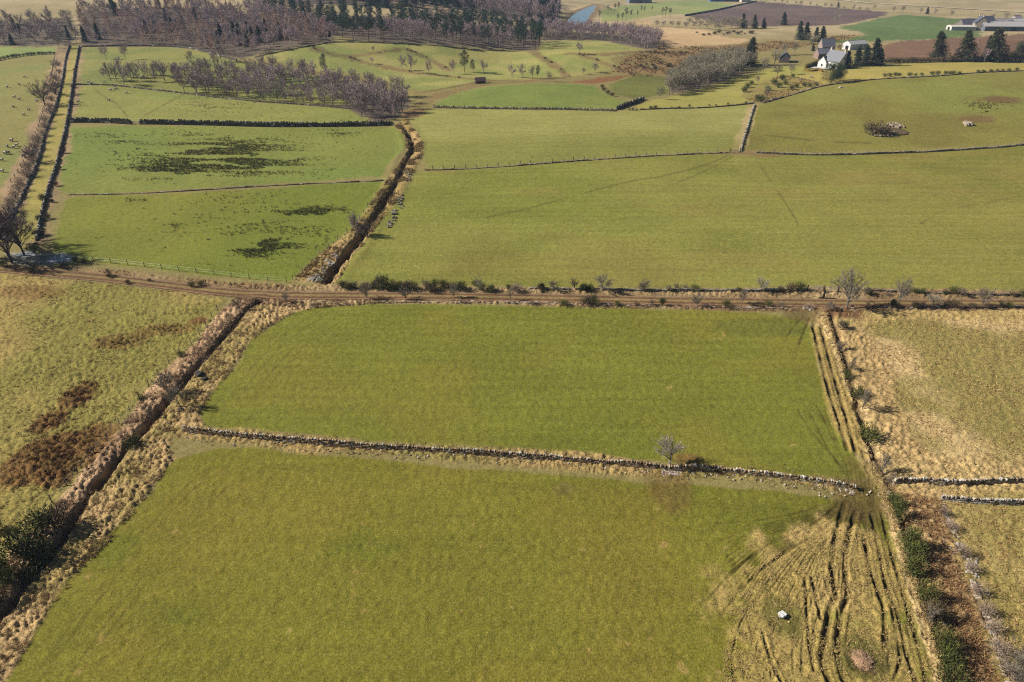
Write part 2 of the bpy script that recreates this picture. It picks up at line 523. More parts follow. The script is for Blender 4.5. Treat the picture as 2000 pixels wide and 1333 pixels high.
STRIP_L = [(500, 586), (560, 592), (640, 600), (575, 611), (530, 636), (490, 666), (440, 741), (392, 806), (400, 832), (330, 845), (340, 900), (260, 1003), (110, 1175), (15, 1330), (-130, 1560), (-900, 2150), (-1150, 2150), (-260, 1500),
           (-60, 1290), (0, 1215), (40, 1165), (75, 1110), (125, 1050), (160, 1000), (192, 948), (247, 881), (297, 821), (360, 748), (435, 666)]
BANK_L = [(500, 586), (435, 666), (395, 708), (360, 748), (327, 786), (297, 821), (247, 881), (192, 948), (125, 1050), (75, 1110), (0, 1215), (-100, 1350), (-160, 1300), (20, 1090), (107, 993), (160, 926), (252, 816), (310, 738),
          (390, 664), (440, 600), (470, 580)]
BURN_STRIP = [(570, 551), (607, 515), (650, 478), (685, 453), (707, 423), (730, 390), (752, 360), (772, 333), (795, 300), (790, 265), (772, 248), (790, 228), (815, 262), (828, 285), (822, 310), (800, 350), (770, 400), (745, 430),
              (720, 465), (690, 500), (665, 535), (645, 556)]
VERGE_N = [(-200, 498), (0, 520), (130, 520), (240, 530), (330, 540), (430, 552), (560, 558), (700, 560), (900, 562), (1100, 564), (1400, 566), (1600, 562), (2000, 570), (2500, 575), (2500, 595), (2000, 592), (1500, 590), (1000, 580), (600, 577), (420, 572), (200, 545), (0, 530), (-200, 515)]
VERGE_S = [(440, 580), (600, 577), (900, 579), (1300, 588), (1600, 593), (2000, 593), (2500, 596), (2500, 610), (2000, 606), (1600, 610), (1400, 606), (1150, 601), (950, 595), (750, 593), (600, 603), (500, 596)]

TRACK = [(-500, 470), (-150, 508), (0, 524), (100, 533), (220, 544), (320, 556), (420, 568), (500, 574), (600, 577), (750, 577.5), (900, 579), (1100, 582.5), (1300, 587), (1500, 590), (1700, 592), (2000, 592), (2500, 592)]
DITCH_L = [(508, 588), (478, 610), (441, 652), (412, 688), (390, 712), (357, 750), (325, 787), (295, 822), (270, 851), (245, 882), (215, 918), (190, 949), (157, 993), (121, 1050), (71, 1112), (-3, 1215), (-102, 1360)]
DITCH_U = [(640, 552), (655, 525), (680, 494), (697, 472), (720, 441), (738, 414), (757, 384), (772, 360), (784, 333), (793, 312), (806, 290), (800, 265), (786, 246)]
RUTS = [  # tractor ruts: (line, width m, depth m)
    ([(1650, 985), (1632, 1050), (1625, 1110), (1632, 1165), (1622, 1185), (1610, 1250), (1606, 1290), (1624, 1345), (1640, 1400)], .34, .26),
    ([(1672, 1000), (1655, 1060), (1651, 1110), (1657, 1160), (1645, 1195), (1636, 1260), (1640, 1300), (1655, 1345), (1670, 1400)], .34, .26),
    ([(1702, 1005), (1716, 1070), (1730, 1140), (1752, 1200), (1768, 1270), (1790, 1340), (1800, 1400)], .26, .18),
    ([(1688, 1055), (1700, 1110), (1713, 1150), (1728, 1200), (1727, 1265)], .28, .2),
    ([(1722, 1005), (1745, 1095), (1770, 1180), (1795, 1270), (1812, 1340)], .24, .16),
    ([(1740, 1185), (1752, 1240), (1758, 1290), (1745, 1330)], .22, .15),
    ([(1572, 1130), (1576, 1190), (1580, 1250), (1590, 1310)], .2, .14),
    ([(1586, 1130), (1597, 1180), (1603, 1210)], .2, .14),
    ([(1610, 1130), (1622, 1165), (1634, 1190), (1637, 1210)], .18, .12),
    ([(1490, 1235), (1497, 1265), (1510, 1300), (1530, 1340)], .2, .14),
    ([(1588, 640), (1598, 680), (1618, 760), (1640, 830), (1655, 880)], .32, .24),
    ([(1603, 640), (1622, 710), (1645, 790), (1662, 850), (1672, 890)], .32, .24),
    ([(1610, 700), (1632, 780), (1648, 840)], .14, .08),
    ([(1640, 985), (1580, 1030), (1510, 1060), (1440, 1110), (1385, 1170)], .26, .1),
    ([(1650, 1000), (1600, 1042), (1540, 1075), (1470, 1130), (1410, 1200)], .24, .1),
    ([(1640, 975), (1560, 1002), (1470, 1018), (1400, 1022)], .2, .06),
    ([(1655, 930), (1615, 870), (1590, 820), (1572, 790)], .2, .07),
    ([(1662, 925), (1630, 860), (1608, 815), (1590, 785)], .2, .07),
    ([(1650, 915), (1600, 860), (1570, 820), (1560, 800)], .2, .06),
    ([(1668, 920), (1640, 870), (1622, 830), (1612, 800)], .18, .06),
    ([(1572, 618), (1550, 640), (1535, 665)], .25, .08), ([(1582, 620), (1570, 650), (1560, 680)], .25, .08), ([(1590, 620), (1588, 650)], .25, .08),
]
PATHS = [  # faint animal paths: (line, width)
    ([(1425, 303), (1370, 325), (1290, 345), (1225, 356), (1120, 383), (1030, 408), (950, 425)], .55),
    ([(1430, 306), (1380, 333), (1310, 362), (1250, 380)], .4),
    ([(1475, 310), (1502, 350), (1530, 390), (1560, 440)], .35),
    ([(1798, 438), (1830, 418), (1880, 404), (1990, 384)], .4),
    ([(258, 240), (290, 222), (330, 200), (358, 185)], .6),
    ([(255, 238), (230, 205), (205, 190), (180, 172)], .6),
    ([(1500, 265), (1560, 272), (1640, 278), (1700, 280)], 1.2),
    ([(1953, 690), (1940, 735), (1945, 775), (1957, 805)], .25),
    ([(1992, 1010), (1970, 1045), (1972, 1110)], .25), ([(1975, 890), (1985, 915)], .25),
]
for pts_ in ([(60, 1330), (150, 1205), (240, 1090), (330, 985), (390, 925)], [(130, 1330), (210, 1215), (290, 1110), (370, 1010), (430, 945)], [(620, 612), (560, 650), (500, 710), (450, 775), (425, 815)], [(660, 618), (600, 655), (540, 715), (490, 780), (465, 825)],
             [(500, 905), (800, 930), (1100, 955), (1400, 985), (1600, 1000)]):
    for off in (0, 12):                                # faint tractor tramlines round the headlands
        PATHS.append(([(u + off, v + off * .6) for u, v in pts_], .22))
HEDGE_LINES = [  # low field banks with rank grass in the far fields
    [(610, 95), (640, 104), (680, 112), (720, 106), (778, 98)], [(680, 112), (710, 122), (800, 140), (870, 150), (960, 157)], [(795, 98), (830, 112), (875, 137)],
    [(1040, 102), (1085, 130), (1110, 150)], [(1130, 107), (1175, 122), (1212, 137)], [(1110, 105), (1180, 107), (1262, 100)], [(820, 182), (900, 168), (960, 158), (1050, 156), (1100, 152)],
]


def poly(px):
    p = np.asarray(px, float)
    q = []
    for i in range(len(p)):
        a, b = p[i], p[(i + 1) % len(p)]
        n = max(1, int(np.hypot(*(b - a)) / 40))
        q += [a + (b - a) * k / n for k in range(n)]
    return PP(q)


PL = {k: poly(v) for k, v in dict(F1=F1, F2=F2, F3=F3, F4=F4, F5=F5, F6=F6, F7=F7, F7B=F7B, F8=F8, F9=F9, F10=F10, F11=F11, F12=F12, F13=F13, F14=F14, F15=F15, F16=F16,
      REED=REED, PLOUGH_A=PLOUGH_A, PLOUGH_B=PLOUGH_B, GREEN_A=GREEN_A, GREEN_B=GREEN_B, POND=POND, SCRUB_R=SCRUB_R, MARSH=MARSH, RUSTY=RUSTY, FELLED=FELLED,
      FROST=FROST, FR1=FR1, FR2=FR2, BRACKEN_R=BRACKEN_R, TAN_R=TAN_R, LANE_R=LANE_R, LANE=LANE, STRIP_L=STRIP_L, BANK_L=BANK_L, BURN_STRIP=BURN_STRIP, VERGE_N=VERGE_N, VERGE_S=VERGE_S,
      **{'W_' + k: v for k, v in WOODS.items()}).items()}
TRK, DL, DU = LN(TRACK), LN(DITCH_L), LN(DITCH_U)
DR = LN([(1622, 612), (1644, 682), (1668, 765), (1693, 850), (1718, 912), (1742, 952), (1762, 1010), (1790, 1100), (1822, 1200), (1856, 1310), (1910, 1480)])
POND_Z = float(PL['POND'][:, 2].mean()) - 0.4


def dig(x, y):
    """ditches, the sunk track and the pond's basin, taken off the broad lie of the land"""
    z = np.zeros(x.shape)
    d, s = dline(x, y, DL, 6.0)
    e = d + 1.1 * (fbm(x, y, 2.6, 5, 2) - .5)
    z -= 0.85 * sst(0.95, 0.2, e) * (0.5 + 0.9 * vn(x / 5, y / 5, 5))
    z += 0.22 * np.exp(-((d - 2.4) / 1.3) ** 2) * (s < 0) * (d < 5.9) * (0.4 + 1.2 * vn(x / 3, y / 3, 15))
    d, s = dline(x, y, DU, 6.0)
    e = d + 1.4 * (fbm(x, y, 3.2, 6, 2) - .5)
    z -= 1.35 * sst(1.4, 0.35, e) * (0.65 + 0.7 * vn(x / 7, y / 7, 6))
    z += 0.15 * np.exp(-((d - 3.0) / 1.1) ** 2) * (d < 5.8) * (.3 + 1.4 * vn(x / 3, y / 3, 16))
    d, s = dline(x, y, DR, 3.0)
    z -= .7 * sst(.85, .15, d + .7 * (fbm(x, y, 1.8, 8, 2) - .5)) * (.5 + vn(x / 4, y / 4, 9))
    d, s = dline(x, y, TRK, 5.0)
    z -= 0.12 * sst(3.2, 1.6, d)
    return z


def zf(x, y):
    x = np.atleast_1d(np.asarray(x, float)); y = np.atleast_1d(np.asarray(y, float))
    z = hz(x, y)
    dp = dpoly(x, y, PL['POND'], 25.0)
    k = sst(-24, -4, dp)
    z = z * (1 - k) + (POND_Z + 0.25) * k - 1.2 * sst(-1, 3, dp)
    return z + dig(x, y)


def z1(x, y):
    return float(zf(x, y)[0])


# ------------------------------------------------------------------ the ground: one sheet to the horizon
th_f = np.arange(-0.98, 0.98, 0.00145)
th = np.r_[th_f, np.arange(1.02, 2 * math.pi - 1.0, 0.06)] + math.pi / 2
th = th[::-1].copy()
rr = [0.8, 6.0, 14.0, 22.0, 28.0]
while rr[-1] < 9000:
    r = rr[-1]
    rr.append(r + min(max(0.13, 0.98 * (r * r + 3600) / (683 * 60)), 0.16 * r))
rr = np.array(rr)
nr, na = len(rr), len(th)
gx = (rr[:, None] * np.cos(th)[None, :]).ravel()
gy = (rr[:, None] * np.sin(th)[None, :]).ravel()
N = len(gx)
gz = zf(gx, gy)
GR = np.hypot(gx, gy)

wob = (fbm(gx, gy, 7.0, 21, 3) - 0.5)
wob2 = (fbm(gx, gy, 1.6, 31, 2) - 0.5)
big = fbm(gx, gy, 45.0, 41, 3)
mid = fbm(gx, gy, 12.0, 51, 3)
col = np.tile(alb(150, 138, 88), (N, 1))
rough = np.full(N, 0.35)
dry = np.full(N, 0.35)
tus = np.zeros(N)          # tussock amount
streak = np.zeros(N)


def mix(m, c=None, ro=None, dr=None, tu=None, st=None):
    global col, rough, dry, tus, streak
    if c is not None:
        c = np.asarray(c)
        col = col * (1 - m[:, None]) + (c if c.ndim == 2 else c[None, :]) * m[:, None]
    if ro is not None: rough = rough * (1 - m) + ro * m
    if dr is not None: dry = dry * (1 - m) + dr * m
    if tu is not None: tus = tus * (1 - m) + tu * m
    if st is not None: streak = streak * (1 - m) + st * m


def reg(key, soft=0.5, amp=1.6):
    d = dpoly(gx, gy, PL[key], 14.0)
    return sst(-soft, soft, d + wob * amp + wob2 * amp * 0.7)


def two(a, b, t):
    return alb(*a)[None, :] * (1 - t[:, None]) + alb(*b)[None, :] * t[:, None]


t_big = sst(0.35, 0.68, big)
t_mid = sst(0.3, 0.7, mid)
# far country beyond the named fields
mix(sst(380, 520, gy), two((168, 152, 112), (192, 172, 134), t_big), 0.3, 0.3, 0.0)
far_f = sst(0.45, 0.55, vn(gx / 180, gy / 90, 77))
mix(sst(900, 1100, gy) * 0.8, two((170, 165, 120), (130, 145, 95), far_f))
for k in ('left', 'birch', 'pine', 'east', 'far', 'ash', 'band'):
    c = two((90, 82, 80), (114, 102, 94), t_mid)
    mix(reg('W_' + k, 2.5, 5), c, 0.8, 0.5, 0.3)
mix(reg('FELLED', 3, 6), two((196, 174, 142), (150, 128, 104), t_mid), 0.6, .4)
mix(reg('MARSH', 3, 6), two((158, 128, 92), (134, 122, 78), t_mid), 0.7, .6, .5)
mix(reg('F16', 1.5, 3), two((170, 164, 98), (144, 152, 84), sst(.35, .65, mid)), 0.4, 0.5, 0.0)
mix(reg('F15', 1.0, 3), two((148, 146, 80), (128, 138, 74), t_mid), 0.4, 0.5, 0.3)
for hl in HEDGE_LINES:
    d, _ = dline(gx, gy, LN(hl), 8.0)
    mix(sst(3.4, 1.2, d + wob * 3.5), two((150, 128, 88), (112, 104, 66), t_mid), 0.8, 0.6, 0.6)
for k, a, b, ro, dr, st in (
        ('F14', (156, 166, 98), (146, 160, 92), .15, .1, .2), ('F13', (138, 146, 80), (148, 142, 82), .2, .3, .2),
        ('F12', (140, 148, 76), (150, 150, 80), .3, .35, .1), ('F11', (124, 140, 66), (134, 142, 68), .25, .3, .1), ('F10', (120, 132, 50), (134, 136, 56), .32, .35, .1),
        ('F5', (158, 156, 88), (140, 140, 72), .2, .3, .5), ('F7', (128, 142, 70), (138, 146, 74), .15, .15, .3), ('F7B', (122, 128, 66), (108, 110, 60), .5, .4, .2),
        ('F8', (160, 158, 82), (168, 160, 86), .2, .35, .4), ('F6', (132, 136, 66), (136, 132, 64), .3, .5, .2), ('F4', (144, 144, 70), (132, 138, 60), .35, .5, .6),
        ('F9', (172, 160, 86), (182, 164, 90), .3, .4, .3), ('REED', (204, 172, 130), (212, 182, 138), .4, .1, .3),
        ('PLOUGH_A', (112, 92, 88), (124, 104, 96), .35, 0, .8), ('PLOUGH_B', (134, 104, 82), (142, 110, 86), .4, 0, .6),
        ('GREEN_A', (106, 124, 74), (114, 130, 80), .15, 0, .3), ('GREEN_B', (146, 156, 96), (160, 162, 102), .15, .1, .2),
        ('RUSTY', (150, 104, 72), (138, 100, 66), .5, .2, 0)):
    far_k = k in ('PLOUGH_A', 'PLOUGH_B', 'GREEN_A', 'GREEN_B', 'REED')
    mix(reg(k, 1.6 if far_k else 0.6, 6.0 if far_k else 1.6), two(a, b, t_big if k != 'F5' else sst(235, 215, gy)) * (1 + (.36 * (fbm(gx, gy / 2.5, 26, 160, 3) - .5) if far_k else 0 * gx))[:, None], ro, dr, 0.0, st)  # F5: its lit upper part and darker foot are put into the colour
mix(reg('F6', .6, 1.6) * sst(0.5, 0.72, fbm(gx, gy, 22, 61, 3)) * 0.5, alb(118, 108, 52))
mix(reg('F4', .6, 1.6) * sst(40, 150, gx) * 0.32, alb(138, 118, 60))
mix(reg('F4', .6, 1.6) * sst(.5, .7, fbm(gx / 2.2, gy, 11, 63, 3)) * .4, alb(150, 132, 72))
mix(reg('F4', .6, 1.6) * sst(.52, .7, fbm(gx / 1.6, gy, 16, 64, 3)) * .35, alb(108, 116, 44))
mix(reg('SCRUB_R', 2, 5), two((150, 134, 82), (158, 148, 86), t_mid), .9, .5, .5)

mix(reg('F3', .8, 2.5), two((144, 138, 70), (180, 156, 96), sst(.35, .62, big * .6 + mid * .4)), .95, .75, .42)
mix(reg('FR1', .8, 2.5), two((156, 144, 84), (222, 192, 140), sst(.4, .68, mid)), 1.0, .95, .22)
mix(reg('FR2', .8, 2.5), two((166, 150, 88), (220, 188, 134), sst(.4, .7, mid)), 1.0, .9, .3)
for L, dd, c in ((LN([(1625, 612), (1668, 700), (1700, 800), (1735, 880), (1752, 925)]), 4.2, (196, 166, 116)), (LN([(1752, 925), (1850, 930), (2000, 934), (2400, 945)]), 2.2, (200, 172, 120)),
                 (LN([(1640, 614), (1800, 610), (2300, 612)]), 3.2, (196, 170, 112))):
    d, _ = dline(gx, gy, L, 9.0)
    mix(sst(dd + 1.6, dd - 1, d + wob * 3), alb(*c), .95, .6, .7)
mix(reg('BRACKEN_R', .7, 2.5), two((142, 112, 80), (184, 154, 110), t_mid), .9, .3, .8)
mix(reg('STRIP_L', .6, 1.5), two((200, 168, 120), (166, 146, 90), sst(.42, .7, mid)), .95, .4, .85)
mix(reg('BANK_L', .6, 1.5), two((214, 178, 140), (172, 138, 108), sst(.35, .65, fbm(gx, gy, 2.6, 59, 2))), .95, .4, .9)
mix(reg('BURN_STRIP', .6, 1.5), two((188, 158, 108), (160, 142, 80), t_mid), .8, .4, .8)
mix(reg('VERGE_N', .5, 1.2), two((184, 158, 116), (148, 122, 88), t_mid), .9, .4, .9)
mix(reg('VERGE_S', .5, 1.2), two((178, 152, 114), (142, 112, 86), t_mid), .9, .4, .9)
fr = reg('F1', .35, .9)
mix(fr, two((129, 126, 48), (113, 118, 40), t_big), .45, .34, .0, .4)
mix(fr * sst(.5, .75, mid) * .5, alb(140, 126, 52))
mix(fr * sst(.6, .8, fbm(gx, gy, 9, 57, 3)) * .45, alb(100, 112, 36))
fr2 = reg('F2', .35, .9)
mix(fr2, two((126, 129, 50), (111, 119, 42), t_big), .4, .3, .0, .6)
mix(fr2 * sst(.5, .75, mid) * .45, alb(142, 132, 56))
# rank grass along the near wall
WALL_NEAR = [(318, 846), (360, 843), (400, 848), (520, 859), (680, 873), (840, 882), (1000, 893), (1150, 904), (1270, 914), (1310, 919), (1400, 921), (1500, 931), (1600, 944), (1668, 958)]
WN = LN(WALL_NEAR)
d, s = dline(gx, gy, WN, 6.0)
mix(sst(1.9, 0.8, d * np.where(s > 0, 1.0, 1.0) + wob * 2.4), two((178, 152, 100), (150, 138, 82), t_mid), .8, .4, .55)
mix(reg('TAN_R', 2.2, 8.0) * sst(.22, .5, mid * .5 + fbm(gx, gy, 3.0, 71, 2) * .5), two((206, 176, 116), (170, 150, 86), t_mid), 1.0, .85, .18)
mix(reg('LANE_R', .4, 1.0) * .9, alb(172, 148, 90), .8, .4, .4)
d, _ = dline(gx, gy, LN([(1471, 206), (1463, 228), (1455, 255), (1447, 280), (1443, 296)]), 6.0)
mix(sst(2.6, 1.2, d + wob * 2), two((196, 176, 126), (164, 150, 92), t_mid), .8, .4)
# bleached grass strip along the lower right boundary
d, _ = dline(gx, gy, LN([(1606, 605), (1640, 700), (1680, 800), (1700, 870), (1722, 940), (1745, 1010), (1775, 1110), (1810, 1220), (1845, 1333), (1900, 1500)]), 5.0)
mix(sst(1.1, .6, d + wob2 * .7), alb(228, 198, 142), .9, .1, .6)
dpn = dpoly(gx, gy, PL['POND'], 14.0)
mix(sst(-9, -1, dpn + wob * 5), two((158, 128, 98), (120, 104, 84), t_mid), .7, .3)
d, _ = dline(gx, gy, LN([(795, 232), (825, 204), (865, 185), (915, 172), (975, 163), (1050, 159), (1100, 161)]), 12.0)
mix(sst(5.0, 2.0, d + wob * 6), two((152, 116, 84), (140, 126, 80), t_mid), .9, .5, .6)
# the old green lane on the left and the scrubby banks along it
for Lk, wk in ((LN([(126, 95), (116, 140), (106, 190), (92, 240), (76, 290), (58, 335), (36, 380), (10, 425), (-20, 460)]), 4.6), (LN([(156, 92), (142, 175), (121, 287), (100, 360), (85, 430), (76, 470)]), 2.0)):
    d, _ = dline(gx, gy, Lk, 10.0)
    mix(sst(wk + 1, wk - 1.2, d + wob * 5), two((190, 160, 126), (150, 128, 100), t_mid), .95, .5, .6)
mix(reg('LANE', .6, 1.5), two((178, 164, 92), (156, 150, 80), t_mid), .6, .6, .3)
# dead tussocks, mud, frost, rushes
for (u, v, a, b) in ((153, 774, 2.6, 5.0), (96, 826, 2.6, 3.2), (122, 885, 5.8, 6.0), (235, 668, 4.0, 2.2), (335, 645, 5.0, 1.8), (60, 572, 6.0, 3.0), (110, 935, 2.4, 1.8), (390, 628, 2.0, 1.4)):
    p = P(u, v)
    q = ((gx - p[0]) / a) ** 2 + ((gy - p[1]) / b) ** 2
    soft = .55 if (u, v) not in ((235, 668), (335, 645), (60, 572)) else .45
    mix(sst(1.25, .7, q + wob * 2.2) * (.85 if soft > .5 else .55), two((112, 80, 46), (134, 94, 58), sst(.3, .7, fbm(gx, gy, 1.2, 91, 2))), .9, .2, .9)
mix(reg('FROST', 1.0, 3.0), two((176, 184, 196), (140, 140, 128), sst(.35, .6, fbm(gx, gy, 4, 58, 3))), .7, .3, .6)
for (u, v, a, b, c, k) in ((1672, 972, 3.2, 4.0, (116, 96, 60), .75), (1648, 1000, 2.6, 2.0, (100, 80, 50), .7), (1690, 930, 2.2, 4.5, (120, 106, 58), .6), (1575, 616, 3.6, 3.0, (112, 96, 58), .7),
                           (1312, 952, 2.6, 4.2, (124, 98, 58), .6), (1345, 898, 2.6, 1.4, (138, 104, 64), .75), (1470, 300, 9, 3, (150, 122, 88), .8), (1420, 300, 9, 2.0, (150, 128, 88), .5),
                           (1527, 1203, 1.9, 2.4, (92, 96, 42), .7), (1685, 1287, 2.6, 2.6, (84, 88, 40), .8), (1955, 195, 9, 5, (120, 92, 64), .8), (1915, 233, 7, 4, (126, 96, 66), .7),
                           (1100, 955, 1.2, 1.0, (132, 116, 70), .5), (130, 385, 3, 3, (160, 140, 100), .5), (1480, 640, 10, 3, (104, 110, 50), .5), (1640, 608, 3.6, 3.0, (118, 80, 62), .9), (1700, 604, 9, 1.2, (112, 88, 64), .7)):
    p = P(u, v)
    q = ((gx - p[0]) / a) ** 2 + ((gy - p[1]) / b) ** 2
    mix(sst(1.5, .4, q + wob * 2.0) * k, alb(*c), .7, .2)
rut_dig = np.zeros(N)
rr_ = random.Random(5)
for k in range(34):                                    # the many lesser ruts fanning out from the muddy gateway
    xb = 1425 + 400 * (k + .6 * rr_.random()) / 34
    q = spline([(1668 + (xb - 1668) * .04, 1000), (1668 + (xb - 1668) * .42, 1062), (1668 + (xb - 1668) * .82 + 10, 1160), (xb + 6 * rr_.random(), 1260), (xb + 10, 1400)], 8)
    i0 = rr_.randrange(2, 14); i1 = min(len(q), i0 + rr_.randrange(8, 22))
    RUTS.append(([tuple(t_) for t_ in q[i0:i1:2]], .08 + .05 * rr_.random(), .05 + .05 * rr_.random()))
for k in range(15):
    f = k / 14
    RUTS.append(([(1652, 975 + 20 * f), (1590 + 8 * f, 1000 + 30 * f), (1500 + 20 * f, 1024 + 66 * f), (1410 + 50 * f, 1055 + 150 * f)], .09, .046))
for k in range(8):
    f = k / 7
    RUTS.append(([(1655 + 8 * f, 925), (1610 + 30 * f, 872), (1582 + 36 * f, 828), (1556 + 44 * f, 780 + 12 * f)], .09, .03))
for k in range(7):
    RUTS.append(([(1652 + 9 * k, 905 + 5 * k), (1664 + 7 * k, 955), (1680 + 5 * k, 1000), (1694 + 6 * k, 1040)], .16, .05))
for L, wd, dp in RUTS:
    d, _ = dline(gx, gy, LN(L), 1.2)
    m = sst(wd, wd * .35, d + wob2 * .25) * (0.35 + 0.65 * sst(.3, .55, fbm(gx, gy, 2.5, 101, 2)))
    rut_dig -= m * dp
    mix(m * (.85 if dp > .1 else (.6 if dp > .045 else .4)), alb(66, 54, 32) if dp > .1 else alb(84, 74, 40), .6, .1)
    rut_dig += .07 * np.exp(-((d - wd * 1.5) / .18) ** 2) * (dp > .1)
for L, wd in PATHS:
    d, _ = dline(gx, gy, LN(L), 4.0)
    mix(sst(wd * 1.2, wd * .3, d) * (.5 if wd != .22 else .28) * sst(.25, .5, fbm(gx, gy, 9, 103, 2)), alb(84, 74, 42), .4, .1)
rs_ = np.random.RandomState(19)
for k in range(95):
    u, v = (rs_.uniform(330, 1420), rs_.uniform(930, 1330)) if k < 75 else (rs_.uniform(520, 1560), rs_.uniform(620, 880))
    p = P(u, v); a_ = .10 + .17 * rs_.rand() ** 2; th__ = rs_.rand() * 3.14
    ix = np.nonzero((np.abs(gx - p[0]) < 2.5) & (np.abs(gy - p[1]) < 2.5))[0]
    dx, dy = gx[ix] - p[0], gy[ix] - p[1]
    e = ((dx * math.cos(th__) + dy * math.sin(th__)) / (a_ * 1.8)) ** 2 + ((dy * math.cos(th__) - dx * math.sin(th__)) / a_) ** 2
    mm = sst(1.6, .2, e + wob2[ix] * 7 + (vn(gx[ix] / .3, gy[ix] / .3, k) - .5) * 2) * (.55 if k % 4 else .5)
    cc = alb(186, 156, 98) if k % 4 else alb(84, 88, 34)
    col[ix] = col[ix] * (1 - mm[:, None]) + cc[None] * mm[:, None]
PATCH_SPOTS = sst(.74, .84, fbm(gx, gy, 1.7, 111, 2) * .6 + fbm(gx, gy, 14, 112, 2) * .4) * fr
mix(PATCH_SPOTS * .65, alb(172, 146, 82))

dtk, _ = dline(gx, gy, TRK, 6.0)
mix(sst(2.5, 1.7, dtk), None, .8, .3, 0.0)
mix(sst(2.2, 1.4, dtk + wob2), alb(150, 126, 96), .6, .2, 0.0)
for Ld, wd_ in ((DL, .9), (DU, 1.3), (DR, .8)):
    d, _ = dline(gx, gy, Ld, 3.0)
    mix(sst(wd_, wd_ * .3, d + wob2 * .8) * .75, alb(84, 68, 52), .9, .1, .4)
# relief of the sward: tussocks as real bumps where the sheet is fine enough to carry them
near = sst(260, 120, GR)
tt = tus * near
sel = np.nonzero(tt > 0.02)[0]
dm = np.zeros(N)
if len(sel):
    X, Y = gx[sel], gy[sel]
    dm[sel] = np.maximum(domes(X, Y, 0.9, 201, .6), np.maximum(0.8 * domes(X + 31.7, Y - 12.1, 0.55, 211, .75), .5 * domes(X - 11.3, Y + 22.9, .36, 216, .8))) * (0.45 + 0.9 * vn(X / 3.0, Y / 3.0, 221))
relief = tt * dm * 0.50
relief += near * rough * 0.16 * (vn(gx / .55, gy / .55, 231) - .5)
gz = gz + relief + rut_dig
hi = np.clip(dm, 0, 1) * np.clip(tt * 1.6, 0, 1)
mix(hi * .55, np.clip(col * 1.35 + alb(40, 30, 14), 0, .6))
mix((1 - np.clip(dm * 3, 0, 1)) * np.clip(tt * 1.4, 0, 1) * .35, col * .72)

ring = np.arange(nr - 1)[:, None] * na
a = np.arange(na)[None, :]
b = (a + 1) % na
Q = np.stack([ring + a, ring + b, ring + na + b, ring + na + a], -1).reshape(-1, 4)


def ground_material():
    m = bpy.data.materials.new('grassland')
    m.use_nodes = True
    n, l = m.node_tree.nodes, m.node_tree.links
    bs = n['Principled BSDF']
    bs.inputs['Roughness'].default_value = 0.95
    bs.inputs['Specular IOR Level'].default_value = 0.05
    tc = n.new('ShaderNodeTexCoord')

    def at(nm):
        q = n.new('ShaderNodeAttribute'); q.attribute_name = nm
        return q

    def noise(sc, det, ro=0.55, vec=None):
        q = n.new('ShaderNodeTexNoise')
        q.inputs['Scale'].default_value, q.inputs['Detail'].default_value, q.inputs['Roughness'].default_value = sc, det, ro
        l.new(vec if vec is not None else tc.outputs['Object'], q.inputs['Vector'])
        return q.outputs[0]

    def rng(x, a, b, c, d):
        q = n.new('ShaderNodeMapRange')
        for i, v in enumerate((a, b, c, d)):
            q.inputs[i + 1].default_value = v
        l.new(x, q.inputs[0])
        return q.outputs[0]

    def mth(op, x, y):
        q = n.new('ShaderNodeMath'); q.operation = op
        for i, v in enumerate((x, y)):
            if hasattr(v, 'links'):
                l.new(v, q.inputs[i])
            else:
                q.inputs[i].default_value = v
        return q.outputs[0]

    def mixc(fac, A, B, mode='MIX'):
        q = n.new('ShaderNodeMix'); q.data_type = 'RGBA'; q.blend_type = mode
        for i, v in ((0, fac), (6, A), (7, B)):
            if hasattr(v, 'links'):
                l.new(v, q.inputs[i])
            elif i == 0:
                q.inputs[0].default_value = v
            else:
                q.inputs[i].default_value = (*v, 1)
        return q.outputs[2]

    c = at('Col').outputs['Color']
    ro, dr, stk = at('rough').outputs['Fac'], at('dry').outputs['Fac'], at('streak').outputs['Fac']
    fine = noise(4.6, 5, .72)
    med = noise(.8, 5, .65)
    wide = noise(.06, 4)
    c = mixc(1.0, c, rng(fine, .3, .7, .58, 1.42), 'MULTIPLY')
    c = mixc(1.0, c, rng(med, .3, .7, .82, 1.18), 'MULTIPLY')
    c = mixc(1.0, c, rng(wide, .3, .7, .90, 1.10), 'MULTIPLY')
    mp = n.new('ShaderNodeMapping')
    mp.inputs['Scale'].default_value = (.035, .75, 1)
    mp.inputs['Rotation'].default_value = (0, 0, .03)
    l.new(tc.outputs['Object'], mp.inputs['Vector'])
    sn = noise(1.0, 4, .6, mp.outputs[0])
    c = mixc(stk, c, mixc(1.0, c, rng(sn, .3, .7, .80, 1.18), 'MULTIPLY'))
    f1 = mth('MULTIPLY', rng(noise(3.4, 4, .7), .52, .64, 0, 1), dr)
    c = mixc(mth('MULTIPLY', f1, .8), c, tuple(alb(216, 182, 112)))
    f2 = mth('MULTIPLY', rng(noise(3.8, 4, .65), .46, .36, 0, 1), mth('MULTIPLY', ro, .85))
    c = mixc(f2, c, tuple(alb(70, 62, 30)))
    l.new(c, bs.inputs['Base Color'])
    bp = n.new('ShaderNodeBump')
    bp.inputs['Distance'].default_value = .12
    l.new(mth('ADD', mth('MULTIPLY', ro, .6), .3), bp.inputs['Strength'])
    l.new(mth('ADD', noise(6.5, 4, .65), mth('MULTIPLY', med, 1.6)), bp.inputs['Height'])
    l.new(bp.outputs[0], bs.inputs['Normal'])
    return m


